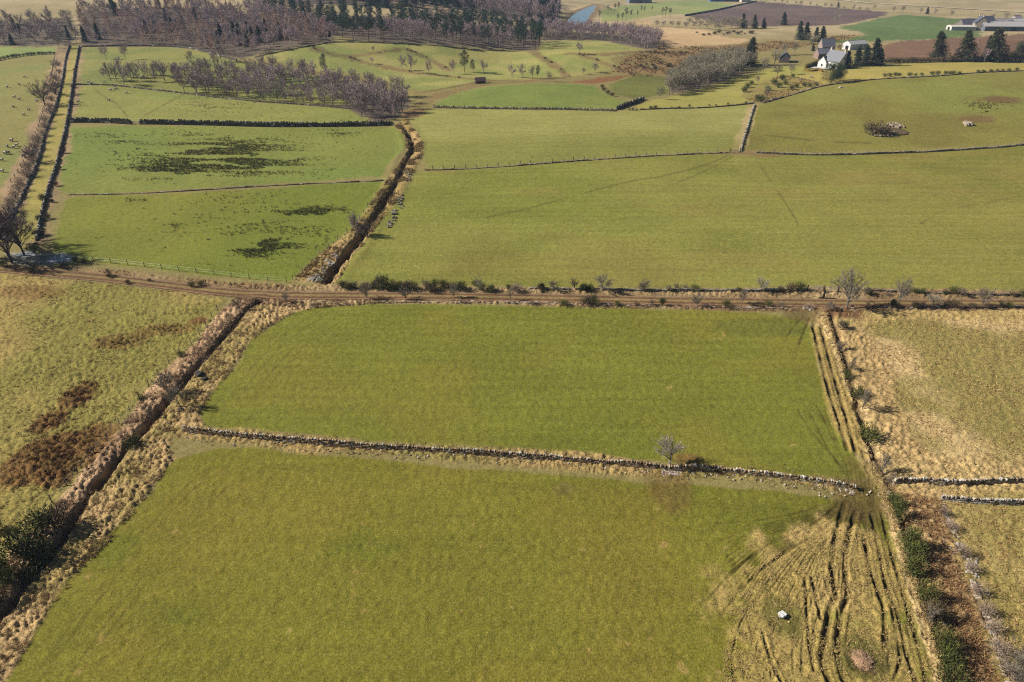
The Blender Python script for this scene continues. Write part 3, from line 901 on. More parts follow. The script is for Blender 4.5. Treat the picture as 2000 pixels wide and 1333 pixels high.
M_GROUND = ground_material()
gm = mk('ground', np.stack([gx, gy, gz], 1), [Q], M_GROUND, smooth=True,
        attrs={'Col': ('c', col), 'rough': ('f', rough), 'dry': ('f', dry), 'streak': ('f', streak)})
ground = tag(obj('ground', gm), 'rolling pasture land of green fields and tawny rough grazing', kind='structure')


def strip(name, L, half, mat_, cols, across, lift, kind='structure', step=1.2, label=None, prof=None):
    L = resample(L, step)
    d = np.gradient(L[:, :2], axis=0); d /= np.linalg.norm(d, axis=1)[:, None]
    nrm = np.stack([-d[:, 1], d[:, 0]], 1)
    off = np.linspace(-1, 1, across)
    wv = half * (1 + .16 * (fbm(L[:, 0], L[:, 1], 6.0, 131, 2) - .5))
    X = L[:, None, 0] + nrm[:, None, 0] * off[None] * wv[:, None]
    Y = L[:, None, 1] + nrm[:, None, 1] * off[None] * wv[:, None]
    Z = zf(X.ravel(), Y.ravel()) + lift
    cc = np.tile(cols[None], (len(L), 1, 1)).reshape(-1, 3)
    if prof is not None:
        Z += np.tile(prof[None], (len(L), 1)).ravel()
    cc = cc * (1 + .5 * (fbm(X.ravel(), Y.ravel(), 3.0, 141, 3) - .5))[:, None]
    i = np.arange(len(L) - 1)[:, None] * across; j = np.arange(across - 1)[None]
    Qs = np.stack([i + j, i + across + j, i + across + j + 1, i + j + 1], -1).reshape(-1, 4)[:, ::-1]
    me = mk(name, np.stack([X.ravel(), Y.ravel(), Z], 1), [Qs], mat_, smooth=True, attrs={'Col': ('c', cc)})
    return tag(obj(name, me), label, kind=kind)


M_DIRT = mat('dirt', .95, None, .3, 1.6, .05, .6)
tc = np.array([alb(160, 132, 98), alb(148, 116, 86), alb(122, 92, 68), alb(114, 84, 62), alb(150, 126, 86), alb(150, 136, 88), alb(150, 124, 86), alb(116, 86, 64), alb(122, 92, 70), alb(150, 122, 92), alb(156, 134, 102)])
strip('dirt_track', TRK, 1.6, M_DIRT, tc, 11, .10, prof=np.array([0, .02, -.03, -.03, .03, .06, .03, -.03, -.03, .02, 0]))
strip('far_road', LN([(1560, -4), (1640, 1), (1700, 7), (1800, 13), (1900, 19), (2000, 25), (2300, 42)]), 3.4, M_DIRT, np.tile(alb(216, 198, 168), (3, 1)), 3, .5, step=5)
pm = bpy.data.materials.new('pond_water')
pm.use_nodes = True
pb = pm.node_tree.nodes['Principled BSDF']
pb.inputs['Base Color'].default_value = (.05, .10, .16, 1)
pb.inputs['Roughness'].default_value = .05
pq = poly(POND)
pm_v = np.c_[pq[:, :2] + (pq[:, :2] - pq[:, :2].mean(0)) * .06, np.full(len(pq), POND_Z)]
bed = tag(obj('pond', mk('pond', pm_v, [np.arange(len(pm_v))[None, ::-1]], pm)), kind='structure')

# ------------------------------------------------------------------ dry-stone walls
def stones(mb, L, height, width, slen, sh, ruin=0.0, cope=False, tone=((118, 112, 104), (168, 160, 148)), gap=0.0):
    L = resample(L, slen)
    d = np.gradient(L[:, :2], axis=0); d /= np.linalg.norm(d, axis=1)[:, None] + 1e-9
    ca, cb = alb(*tone[0]), alb(*tone[1])
    zb = zf(L[:, 0], L[:, 1])
    hv = height * (1 - ruin * fbm(L[:, 0], L[:, 1], 4.0, 151, 3) * 1.5)
    rz = np.arctan2(d[:, 1], d[:, 0])
    for i in range(len(L)):
        if gap and RN.rand() < gap:
            continue
        hh = max(hv[i], 0.12)
        if cope:
            k = RN.rand()
            c = ca * (1 - k) + cb * k
            if RN.rand() < .3: c = alb(222, 218, 206)
            if RN.rand() < .15: c = alb(84, 78, 70)
            if RN.rand() < .07: continue
            mb.box((L[i, 0] + RN.randn() * .04, L[i, 1] + RN.randn() * .05, zb[i] + max(hv[i], .1) * .97 + sh * .38), (slen * .62, width * (.7 + .4 * RN.rand()), sh * (.55 + .9 * RN.rand())), rz[i] + RN.randn() * .2, c, .16, ((RN.rand() - .5) * .5, 0))
            continue
        n = max(1, int(round(hh / sh)))
        for k in range(n):
            wv = width * (1 - .28 * k / max(n - 1, 1))
            for sgn in (-1, 1):
                q = RN.rand()
                c = ca * (1 - q) + cb * q
                if RN.rand() < .12: c = alb(190, 186, 172)
                if RN.rand() < .22: c = alb(104, 92, 62)
                ox = -d[i, 1] * sgn * wv * .26 + (RN.rand() - .5) * .12 * slen
                oy = d[i, 0] * sgn * wv * .26 + (RN.rand() - .5) * .12 * slen
                mb.box((L[i, 0] + ox + d[i, 0] * (k % 2) * slen * .5, L[i, 1] + oy + d[i, 1] * (k % 2) * slen * .5, zb[i] - .06 + (k + .5) * hh / n),
                       (slen * (.75 + .4 * RN.rand()), wv * .52, hh / n * (.85 + .3 * RN.rand())), rz[i] + RN.randn() * .08, c, .14)


def wall(label, px, height=1.2, width=.6, slen=.42, sh=.24, ruin=.15, cope=True, tone=((112, 106, 98), (166, 158, 146)), group=None, name='stone_wall', gap=0.0):
    L = LN(px, 6) if not isinstance(px, np.ndarray) else px
    c = L[len(L) // 2]
    t = thing(name, label, 'wall', (c[0], c[1], z1(c[0], c[1])), 0, group)
    loc = t.location
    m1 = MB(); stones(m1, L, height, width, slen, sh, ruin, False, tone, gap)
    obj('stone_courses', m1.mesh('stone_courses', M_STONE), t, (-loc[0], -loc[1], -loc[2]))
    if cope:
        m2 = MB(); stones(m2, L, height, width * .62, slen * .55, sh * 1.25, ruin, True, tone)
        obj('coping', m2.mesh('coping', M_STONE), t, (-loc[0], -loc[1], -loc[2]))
    return t


wall('long grey dry-stone wall with upright coping stones crossing between the two near green fields', WALL_NEAR[1:], 1.0, .58, .36, .2, .42, True, ((142, 112, 78), (206, 182, 150)))
wall('broken low wall of pale stones on the far bank of the dirt track', [(1035, 566), (1150, 567), (1300, 570), (1450, 570), (1520, 570), (1570, 569)], .95, .6, .5, .25, .55, False)
wall('dark tumbled wall bank on the far side of the track beyond the bare roadside trees', [(1655, 567), (1750, 571), (1850, 575), (2000, 579), (2200, 580)], .8, .6, .5, .27, .5, False, ((96, 84, 70), (140, 124, 104)))
wall('low tumbled line of stones along the near edge of the dirt track', [(720, 591), (850, 591), (1000, 592), (1200, 597), (1400, 601), (1550, 604)], .5, .7, .5, .25, .6, False, ((120, 98, 84), (176, 152, 130)))
wall('low dark wall along the top of the tawny right-hand rough field', [(1625, 604), (1700, 603), (1800, 602), (2000, 601), (2200, 600)], .7, .6, .5, .25, .4, False, ((84, 74, 62), (130, 114, 96)))
wall('stone wall with long shadow at the foot of the tawny right-hand field', [(1745, 944), (1800, 943), (1870, 948), (1940, 944), (2000, 943), (2200, 944)], .9, .6, .36, .22, .4, True, ((150, 126, 96), (214, 196, 170)))
wall('mossy grey wall of upright stones below the tawny field, second line from it', [(1838, 976), (1880, 980), (1940, 984), (2000, 985), (2200, 988)], .75, .55, .34, .22, .4, True, ((156, 142, 126), (222, 212, 198)))
wall('collapsed bramble-grown wall running down the right beside the brown bracken', [(1838, 980), (1846, 1010), (1868, 1050), (1888, 1100), (1910, 1170), (1935, 1230), (1955, 1290), (1975, 1350), (2010, 1450)], .45, .7, .22, .15, .6, False, ((176, 152, 126), (236, 220, 200)), None, 'stone_wall', .38)
wall('low wall with pale tufted foot between the lit middle field and the wide brown-green one', [(832, 333), (900, 331), (1000, 325), (1100, 317), (1200, 310), (1300, 304), (1420, 299)], .55, .55, .7, .3, .6, False, ((126, 112, 88), (176, 158, 126)))
wall('curving stone wall below the knoll field on the right', [(1478, 299), (1560, 303), (1650, 303), (1740, 300), (1820, 297), (1900, 292), (1960, 288), (2000, 284), (2200, 268)], .75, .55, .7, .3, .4, False, ((120, 110, 92), (182, 172, 152)))
wall('double dyke with grassy top climbing between the lit field and the knoll', [(1473, 206), (1466, 228), (1458, 255), (1450, 280), (1446, 296)], 0.5, .7, .8, .3, .35, True, ((166, 152, 124), (206, 192, 160)))
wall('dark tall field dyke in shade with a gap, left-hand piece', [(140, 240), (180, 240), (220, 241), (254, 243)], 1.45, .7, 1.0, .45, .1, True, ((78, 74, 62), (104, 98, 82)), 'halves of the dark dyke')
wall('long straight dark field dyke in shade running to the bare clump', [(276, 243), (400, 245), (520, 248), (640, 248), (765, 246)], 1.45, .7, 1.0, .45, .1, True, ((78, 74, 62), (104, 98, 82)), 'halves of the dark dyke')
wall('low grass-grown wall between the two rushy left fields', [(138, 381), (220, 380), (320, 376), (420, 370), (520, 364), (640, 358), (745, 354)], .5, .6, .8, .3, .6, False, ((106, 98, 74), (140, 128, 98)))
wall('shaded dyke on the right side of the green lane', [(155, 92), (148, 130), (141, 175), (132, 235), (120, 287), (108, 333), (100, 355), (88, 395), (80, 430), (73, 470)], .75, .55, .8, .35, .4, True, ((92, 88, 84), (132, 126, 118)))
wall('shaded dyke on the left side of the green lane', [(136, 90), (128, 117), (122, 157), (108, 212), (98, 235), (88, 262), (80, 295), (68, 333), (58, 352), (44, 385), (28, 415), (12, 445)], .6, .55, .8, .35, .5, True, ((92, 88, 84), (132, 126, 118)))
wall('thin wall with regular pale stones below the small green oval field', [(848, 211), (920, 213), (1000, 214), (1100, 215), (1200, 218)], .7, .5, 1.0, .35, .3, True, ((128, 118, 98), (176, 164, 140)))
wall('short dark wall at the right tip of the oval field', [(1205, 215), (1225, 207), (1240, 202), (1256, 195)], 1.2, .7, 1.0, .45, .2, True, ((84, 78, 66), (120, 110, 94)))
wall('rubble wall with gorse along the crest of the knoll field', [(1490, 202), (1550, 185), (1602, 170), (1665, 161), (1725, 155), (1825, 150), (1910, 143), (2000, 139), (2200, 128)], .8, .7, .9, .4, .5, False, ((116, 104, 84), (164, 150, 126)))
wall('low dark wall with scattered bushes under the pale sloping field', [(1252, 215), (1300, 213), (1360, 212), (1420, 208), (1470, 203)], .7, .6, 1.0, .4, .4, False, ((96, 84, 64), (134, 118, 92)))
wall('stone wall edging the dark ploughed field far off', [(1338, 32), (1400, 21), (1440, 12), (1476, 4)], 1.6, .9, 2.0, .8, .1, False, ((70, 66, 66), (96, 92, 90)))
wall('low wall under the far pine wood beside the rounded fields', [(500, 112), (560, 99), (604, 91), (660, 83), (750, 85), (840, 89), (920, 97), (1000, 101)], .7, .6, 1.4, .4, .5, False, ((110, 102, 84), (150, 138, 112)))
wall('low wall at the foot of the leafless tree belt in the paddock', [(150, 166), (210, 167), (262, 172), (350, 182), (425, 191), (500, 199), (600, 206), (680, 213)], .8, .6, 1.2, .45, .4, False, ((92, 86, 70), (130, 120, 98)))
wall('rough wall along the wood edge above the paddock', [(162, 92), (250, 91), (330, 92), (372, 96), (420, 107), (460, 119)], 1.1, .6, 1.4, .5, .3, False, ((70, 68, 66), (104, 100, 94)))
wall('low wall of the walled garden plot behind the farm steading', [(1888, 38), (1910, 40), (1912, 48), (1896, 52)], 1.4, .7, 1.6, .7, .1, False, ((104, 98, 92), (140, 132, 122)))

# rubble: boulders and cairns
for (u, v, s, lab) in ((390, 734, 1.0, 'larger of two dark boulders on the tussocky strip'), (401, 743, .72, 'smaller of two dark boulders on the tussocky strip')):
    p = P(u, v)
    mb = MB(); mb.rock((0, 0, .22 * s), (.85 * s, .6 * s, .55 * s), alb(70, 68, 64), u, .18, 3)
    tag(obj('boulder', mb.mesh('boulder', M_STONE, True), None, (p[0], p[1], z1(p[0], p[1]))), lab, 'boulder', 'dark boulders by the ditch')
for (u, v, s, lab) in ((1888, 244, 1.5, 'lone pale boulder on the knoll field under the bare earth scrape'), (1641, 172, .9, 'pale rocks lying in the grass below the big pine')):
    p = P(u, v)
    mb = MB()
    for k in range(3):
        mb.rock((RN.randn() * s * .5, RN.randn() * s * .3, .25 * s), (s * .8, s * .55, s * .5), alb(186, 170, 150), k + u, .2, 2)
    tag(obj('boulder', mb.mesh('boulder', M_STONE), None, (p[0], p[1], z1(p[0], p[1]))), lab, 'boulder')


def rock_pile(lab, cat, spots, n, size, seed, tone=((128, 118, 106), (206, 196, 180)), name='stone_pile', mode='thing'):
    rs = np.random.RandomState(seed)
    c0 = P(*spots[0][:2])
    z0 = z1(c0[0], c0[1])
    mb = MB()
    sp = np.array(spots)[rs.randint(len(spots), size=n)]
    pp = PP(sp[:, :2] + np.clip(rs.randn(n, 2), -1.5, 1.5) * sp[:, 2:])
    zz = zf(pp[:, 0], pp[:, 1])
    if mode == 'thing':
        ax = max(q_[2] for q_ in spots); ax *= m_px(*spots[0][:2]) * 2.2
        mb.rock((pp[:, 0].mean() - c0[0], pp[:, 1].mean() - c0[1], zz.mean() - z0 - .05), (pp[:, 0].std() * 1.35, pp[:, 1].std() * 1.25, size * .7), alb(104, 88, 62), seed * 3, .1, 3)
    for k in range(n):
        p = pp[k]
        s = size * (.5 + rs.rand())
        q = rs.rand()
        if mode == 'each':
            one = MB(); one.rock((0, 0, s * .3), (s, s * .75, s * .6), alb(*tone[0]) * (1 - q) + alb(*tone[1]) * q, rs.randint(99), .2, 1)
            tag(obj('stone', one.mesh('stone', M_STONE), None, (p[0], p[1], zz[k])), lab, 'stone', cat)
            continue
        mb.rock((p[0] - c0[0], p[1] - c0[1], zz[k] - z0 + s * .35 * (1 + rs.rand())), (s, s * .75, s * .6), alb(*tone[0]) * (1 - q) + alb(*tone[1]) * q, rs.randint(99), .2, 1)
    if mode == 'each': return
    return tag(obj(name, mb.mesh(name, M_STONE), None, (c0[0], c0[1], z0)), lab, cat, None, 'stuff' if mode == 'stuff' else None)


rock_pile('cairn of pale field stones round the bush on the knoll field', 'stone pile', [(1745, 245, 9, 2.0), (1755, 249, 7, 2), (1722, 265, 13, 1.6), (1738, 262, 5, 1.5)], 200, .42, 5, ((112, 98, 80), (182, 166, 142)))
rock_pile('heap of rubble spilled under the lone hawthorn in the near wall', 'stone pile', [(1312, 922, 12, 4.5)], 260, .13, 6, ((150, 128, 118), (206, 190, 180)))
rock_pile('dark stone at the foot of the leaning thorn by the near ditch', 'stones under the leaning thorn', [(352, 800, 5, 3)], 12, .26, 7, ((74, 66, 56), (120, 106, 90)), 'stone', 'each')
rock_pile('strip of dumped pale stones beside the upper burn near the track', 'stone pile', [(622, 545, 6, 3), (633, 532, 5, 4), (645, 517, 5, 4), (655, 503, 4, 4), (612, 548, 6, 3)], 230, .27, 8, ((120, 112, 104), (196, 188, 178)), 'rubble', 'stuff')
rock_pile('loose stones scattered along the upper burn bank below the pines', 'stone pile', [(783, 395, 3, 8), (770, 420, 3, 8), (797, 345, 4, 5), (760, 440, 3, 5)], 110, .27, 9, ((104, 96, 84), (176, 166, 150)), 'rubble', 'stuff')
rock_pile('tumbled stones at the broken end of the near wall by the muddy gateway', 'stone pile', [(1655, 955, 9, 4), (1664, 962, 3, 4)], 90, .15, 10, ((104, 92, 78), (186, 172, 152)), 'rubble', 'stuff')
rock_pile('pale stone at the gap in the track wall beside the field entrance', 'stones at the field entrance', [(1574, 602, 4, 1.6), (1585, 606, 3, 1.2)], 20, .22, 12, ((128, 118, 106), (206, 196, 180)), 'stone', 'each')
rock_pile('stones on the bracken bank under the collapsed wall, pale and mossy', 'stone pile', [(1848, 1062, 7, 9), (1862, 1075, 7, 8), (1900, 1110, 8, 12)], 110, .15, 13, ((150, 138, 124), (204, 196, 186)), 'rubble', 'stuff')

rock_pile('small fallen stones lying along the foot of the near wall', 'rubble', [(u_, v_ + 7, 45, 4) for u_, v_ in WALL_NEAR[2:]], 260, .12, 14, ((150, 132, 110), (220, 208, 190)), 'rubble', 'stuff')

# ------------------------------------------------------------------ trees
def norm(v):
    return v / (np.linalg.norm(v, axis=-1, keepdims=True) + 1e-9)


def bare_tree(seed, h=8.0, rx=2.6, z0=.22, top=1.0, nm=11, ns=5, nt=12, tw=.03, tl=.09, rt=.16, cb=(120, 112, 104), ct=(132, 118, 112), lean=(0, 0), stems=1, flat=0.0, up=.45, cone=False):
    rs = np.random.RandomState(seed)
    tr, cr = MB(), MB()
    colb, colt = alb(*cb), alb(*ct)
    for st in range(stems):
        lx, ly = (lean[0] + (rs.rand() - .5) * (.5 if stems > 1 else .12)) * h * .5, (lean[1] + (rs.rand() - .5) * (.5 if stems > 1 else .12)) * h * .5
        tz = np.linspace(0, 1, 7)
        wig = rs.randn(7, 2) * .02 * h * np.minimum(tz, .6)[:, None]
        tp = np.stack([lx * tz ** 1.5 + wig[:, 0], ly * tz ** 1.5 + wig[:, 1], h * (.94 if cone else .74) * tz - .1], 1)
        rad = rt * (1 - tz) ** .8 + rt * .08
        rad[0] *= 1.35
        tr.tube(tp, rad / math.sqrt(stems), 6, colb)
        for i in range(max(3, nm // stems)):
            f = (i + rs.rand()) / max(3, nm // stems)
            if cone:
                t0 = z0 + (1 - z0) * f
                a = rs.rand() * 6.283
                r = rx * (1 - t0) ** .8 * (.7 + .5 * rs.rand()) + .08 * h * (1 - t0)
                zt = h * (t0 + .03) + r * up * .5
                e = np.array([math.cos(a) * r, math.sin(a) * r, min(zt, h)]) + np.array([lx, ly, 0]) * t0
            else:
                t0 = z0 + (.95 - z0) * f ** .9
                a = rs.rand() * 6.283
                el = math.asin(np.clip(-.35 + 1.35 * rs.rand() ** .8, -1, 1))
                rr_ = .72 + .28 * rs.rand()
                cz = h * (.60 if not flat else .68)
                e = np.array([math.cos(a) * math.cos(el) * rx * rr_, math.sin(a) * math.cos(el) * rx * rr_, cz + math.sin(el) * (h * top - cz) * rr_]) + np.array([lx, ly, 0])
                t0 = min(t0, max(.12, (e[2] / h - .22)))
            s = np.array([np.interp(t0, tz, tp[:, k]) for k in range(3)])
            if not cone and e[2] < s[2] * .8: s = np.array([np.interp(max(z0 * .6, .08), tz, tp[:, k]) for k in range(3)])
            m = .5 * (s + e) + np.array([0, 0, -.05 if cone else .08]) * h * rs.rand() + rs.randn(3) * .03 * h
            q = np.linspace(0, 1, 5)[:, None]
            path = (1 - q) ** 2 * s + 2 * q * (1 - q) * m + q * q * e
            r0 = rt * .42 * (1 - .5 * t0) * (1 if not cone else .5)
            tr.tube(path, r0 * (1 - q[:, 0] * .82), 4, colb)
            dm_ = norm(e - s)
            for j in range(ns):
                tq = .3 + .7 * (j + rs.rand()) / ns
                b0 = (1 - tq) ** 2 * s + 2 * tq * (1 - tq) * m + tq * tq * e
                out = norm(b0 - np.array([lx * .5, ly * .5, h * .45]))
                d = norm(dm_ * .6 + out * .5 + rs.randn(3) * .55 + np.array([0, 0, up * .5]))
                ln = h * (.10 + .12 * rs.rand()) * (1 if not cone else .75 * (1.15 - t0))
                b1 = b0 + d * ln
                cr.tube(np.array([b0, b0 + d * ln * .5 + rs.randn(3) * .02 * h, b1]), [r0 * .4, r0 * .28, r0 * .12], 3, colb * .6 + colt * .4)
                tt_ = (.15 + .85 * rs.rand(nt))[:, None]
                pb_ = b0 + (b1 - b0) * tt_ + rs.randn(nt, 3) * .008 * h
                dn = norm(d + rs.randn(nt, 3) * .75 + np.array([0, 0, up * .7 if not cone else -.1]))
                cv = colt[None] * (.75 + .5 * rs.rand(nt, 1))
                cr.leaves(pb_, dn, h * tl * (.6 + .8 * rs.rand(nt)), np.full(nt, tw) * (.7 + .6 * rs.rand(nt)), cv)
    return tr, cr


def needle_clump(cr, rs, c, rad, n, ln, wd, ca, cb_, up=.5, droop=0.0):
    v = norm(rs.randn(n, 3)) * (rs.rand(n, 1) ** .45)
    pb_ = c + v * rad
    dn = norm(v + rs.randn(n, 3) * .5 + np.array([0, 0, up - droop]))
    k = rs.rand(n, 1)
    cv = alb(*ca)[None] * (1 - k) + alb(*cb_)[None] * k
    cr.leaves(pb_, dn, ln * (.6 + .8 * rs.rand(n)), wd * (.6 + .8 * rs.rand(n)), cv)


def pine_tree(seed, h=12.0, r=2.6, base=.5, nc=16, nn=90, ca=(40, 54, 38), cb_=(74, 88, 54), bark=(126, 98, 80), lean=0.0, ls=.4):
    rs = np.random.RandomState(seed)
    tr, cr = MB(), MB()
    tz = np.linspace(0, 1, 6)
    tp = np.stack([lean * h * tz ** 2 + rs.randn(6) * .012 * h * tz, rs.randn(6) * .012 * h * tz, h * .95 * tz - .1], 1)
    tr.tube(tp, .016 * h * (1 - tz * .8) + .02, 6, alb(*bark))
    for i in range(nc):
        f = (i + rs.rand()) / nc
        z = h * (base + (1 - base) * f * .96)
        a = rs.rand() * 6.283
        prof = math.sin(math.pi * (.18 + .76 * f)) ** .7
        q = r * prof * (.35 + .65 * rs.rand())
        c = np.array([math.cos(a) * q + lean * h * (z / h) ** 2, math.sin(a) * q, z])
        s = np.array([np.interp(max(z / h - .1, .1), tz, tp[:, k]) for k in range(3)])
        tr.tube(np.array([s, (s + c) / 2 + [0, 0, -.1], c]), [.007 * h, .005 * h, .003 * h], 4, alb(*bark) * .7)
        sz = r * (.34 + .24 * rs.rand())
        needle_clump(cr, rs, c, np.array([sz, sz, sz * .62]), nn, ls, ls * .32, ca, cb_, .6)
    return tr, cr


def spruce_tree(seed, h=12.0, r=2.6, base=.06, nl=15, nb=9, nt=11, ca=(38, 50, 36), cb_=(70, 80, 50), bark=(96, 82, 70), ls=.5, ragged=.35):
    rs = np.random.RandomState(seed)
    tr, cr = MB(), MB()
    tr.tube(np.array([[0, 0, -.1], [0, 0, h * .5], [0, 0, h]]), [.018 * h, .011 * h, .01], 6, alb(*bark))
    for i in range(nl):
        f = i / (nl - 1)
        z = h * (base + (1 - base) * f)
        rl = r * (1 - f) ** .75 + .03 * h
        for b in range(nb):
            a = rs.rand() * 6.283
            q = rl * (1 - ragged + ragged * 1.4 * rs.rand())
            e = np.array([math.cos(a) * q, math.sin(a) * q, z - .22 * q + .1 * h * f * rs.rand()])
            s = np.array([0, 0, z + .04 * h * rs.rand()])
            tr.tube(np.array([s, e]), [.004 * h, .002 * h], 3, alb(*bark) * .8)
            tt_ = (.15 + .9 * rs.rand(nt))[:, None]
            pb_ = s + (e - s) * tt_ + rs.randn(nt, 3) * .02 * h
            dn = norm(norm(e - s) * .8 + rs.randn(nt, 3) * .6 + np.array([0, 0, -.15]))
            k = rs.rand(nt, 1) * .75 + .25 * tt_
            cr.leaves(pb_, dn, ls * (.6 + .8 * rs.rand(nt)), np.full(nt, ls * .38), alb(*ca)[None] * (1 - k) + alb(*cb_)[None] * k)
    return tr, cr


def bush(seed, r=1.2, h=1.5, n=900, ls=.22, ca=(34, 42, 22), cb_=(78, 84, 40), stem=(84, 72, 56), lobes=6, wd=.34):
    rs = np.random.RandomState(seed)
    tr, cr = MB(), MB()
    for i in range(lobes):
        a = rs.rand() * 6.283; q = r * .55 * rs.rand() ** .5 if i else 0
        c = np.array([math.cos(a) * q, math.sin(a) * q, h * (.42 + .22 * rs.rand())])
        s = r * (.45 + .25 * rs.rand())
        needle_clump(cr, rs, c, np.array([s, s, min(h * .46, s * 1.1)]), n // lobes, ls, ls * wd, ca, cb_, .7)
        tr.tube(np.array([[0, 0, -.1], c * .55, c]), [.05, .035, .015], 4, alb(*stem))
    return tr, cr


TM = {}


def tmpl(key, fn, _n, _h, parts=('trunk', 'crown'), **kw):
    """n variants of one kind; keeps the two part meshes and a one-mesh version for the far woods"""
    out = []
    for i in range(_n):
        tr, cr = fn(seed=abs(hash_s(key)) % 9999 + i * 13, **kw)
        both = MB(); both.V, both.T, both.Q, both.c = tr.V + cr.V, list(tr.T), list(tr.Q), tr.c + cr.c
        both.T += [t + tr.n for t in cr.T]; both.Q += [q + tr.n for q in cr.Q]
        out.append((tr.mesh(parts[0], M_BARK), cr.mesh(parts[1], M_LEAF), both.mesh(key, M_LEAF), float(np.concatenate(both.V)[:, 2].max())))
    TM[key] = (out, parts)


def hash_s(s):
    v = 7
    for ch in s:
        v = (v * 131 + ord(ch)) & 0xFFFFFF
    return v


tmpl('birch', bare_tree, 4, 9, h=9, rx=2.5, nm=15, ns=6, nt=12, tw=.085, tl=.10, rt=.12, cb=(186, 168, 164), ct=(180, 156, 158), up=.5)
tmpl('alder', bare_tree, 4, 9, h=9, rx=3.4, nm=16, ns=6, nt=13, tw=.085, tl=.09, rt=.17, cb=(156, 140, 132), ct=(174, 154, 150), up=.45, z0=.18)
tmpl('ash', bare_tree, 4, 10, h=10, rx=4.0, nm=18, ns=7, nt=14, tw=.08, tl=.085, rt=.2, cb=(156, 146, 122), ct=(164, 154, 130), up=.5, z0=.18)
tmpl('larch', bare_tree, 3, 11, h=11, rx=2.3, nm=34, ns=4, nt=11, tw=.085, tl=.055, rt=.12, cb=(190, 152, 134), ct=(200, 164, 146), up=.3, z0=.12, cone=True)
tmpl('pine', pine_tree, 4, 12, h=12, r=2.4, base=.48, nc=15, nn=70, ls=.55, ca=(36, 58, 46), cb_=(70, 96, 66))
tmpl('tallpine', pine_tree, 2, 13, h=13, r=2.0, base=.62, nc=11, nn=60, ls=.5, ca=(44, 56, 48), cb_=(76, 88, 64))
tmpl('scots', pine_tree, 2, 12, h=12, r=3.4, base=.34, nc=30, nn=150, ls=.34, ca=(34, 50, 34), cb_=(70, 90, 54))
tmpl('broadpine', pine_tree, 2, 10, h=10, r=5.4, base=.14, nc=54, nn=170, ls=.42, ca=(34, 50, 32), cb_=(76, 98, 54))
tmpl('spruce', spruce_tree, 3, 13, h=13, r=4.2, nl=20, nb=13, nt=18, ls=.75, ragged=.6, ca=(44, 50, 34), cb_=(88, 88, 56))
tmpl('darkspruce', spruce_tree, 2, 12, h=12, r=3.4, nl=17, nb=12, nt=15, ls=.8, ragged=.55, ca=(32, 46, 36), cb_=(66, 82, 58))
tmpl('gorse', bush, 4, 1.6, ('stem', 'foliage'), r=1.15, h=1.7, n=1000, ls=.24, wd=.24, ca=(54, 64, 30), cb_=(120, 124, 58), lobes=8)
tmpl('roundgorse', bush, 2, 1.6, ('stem', 'foliage'), r=.95, h=1.9, n=1200, ls=.18, lobes=5, ca=(40, 52, 20), cb_=(84, 96, 38))
tmpl('broom', bush, 3, 1.6, ('stem', 'foliage'), r=1.3, h=1.7, n=700, ls=.34, wd=.2, ca=(66, 74, 38), cb_=(122, 122, 64))
tmpl('thicket', bush, 3, 1.6, ('stem', 'twigs'), r=1.5, h=1.7, n=900, ls=.36, wd=.12, ca=(130, 110, 96), cb_=(200, 176, 156), lobes=8)
tmpl('darkscrub', bush, 3, 1.6, ('stem', 'twigs'), r=1.4, h=1.6, n=1000, ls=.30, wd=.2, ca=(72, 62, 44), cb_=(124, 106, 76), lobes=8)
tmpl('hawthorn', bare_tree, 3, 5, h=5, rx=2.2, nm=20, ns=9, nt=20, tw=.03, tl=.075, rt=.13, cb=(140, 130, 116), ct=(172, 160, 142), z0=.2, up=.5)
tmpl('shrubtree', bare_tree, 4, 3.4, h=3.4, rx=1.5, nm=22, ns=6, nt=16, tw=.036, tl=.085, rt=.09, cb=(124, 114, 98), ct=(140, 128, 112), z0=.08, stems=4, up=.6)
tmpl('greytree', bare_tree, 2, 7, h=7, rx=3.2, nm=26, ns=9, nt=20, tw=.032, tl=.07, rt=.22, cb=(158, 150, 136), ct=(160, 148, 130), z0=.12, stems=3, up=.5)
tmpl('darktree', bare_tree, 3, 10, h=10, rx=4.4, nm=22, ns=9, nt=18, tw=.06, tl=.08, rt=.24, cb=(104, 92, 88), ct=(128, 108, 106), z0=.14, stems=2, up=.45)


def plant(key, name, label, cat, u, v, hpx, group=None, wide=1.0, rot=None, var=None, sink=0.0, tilt=None):
    out, parts = TM[key]
    i = (R.randrange(len(out)) if var is None else var)
    m1, m2, _, th_ = out[i]
    p = P(u, v)
    s = px_h(u, v, hpx) / th_
    t = thing(name, label, cat, (p[0], p[1], z1(p[0], p[1]) - sink), R.random() * 6.28 if rot is None else rot, group, (s * wide, s * wide, s))
    if tilt: t.rotation_euler = (tilt[0], tilt[1], t.rotation_euler[2])
    obj(parts[0], m1, t); obj(parts[1], m2, t)
    return t


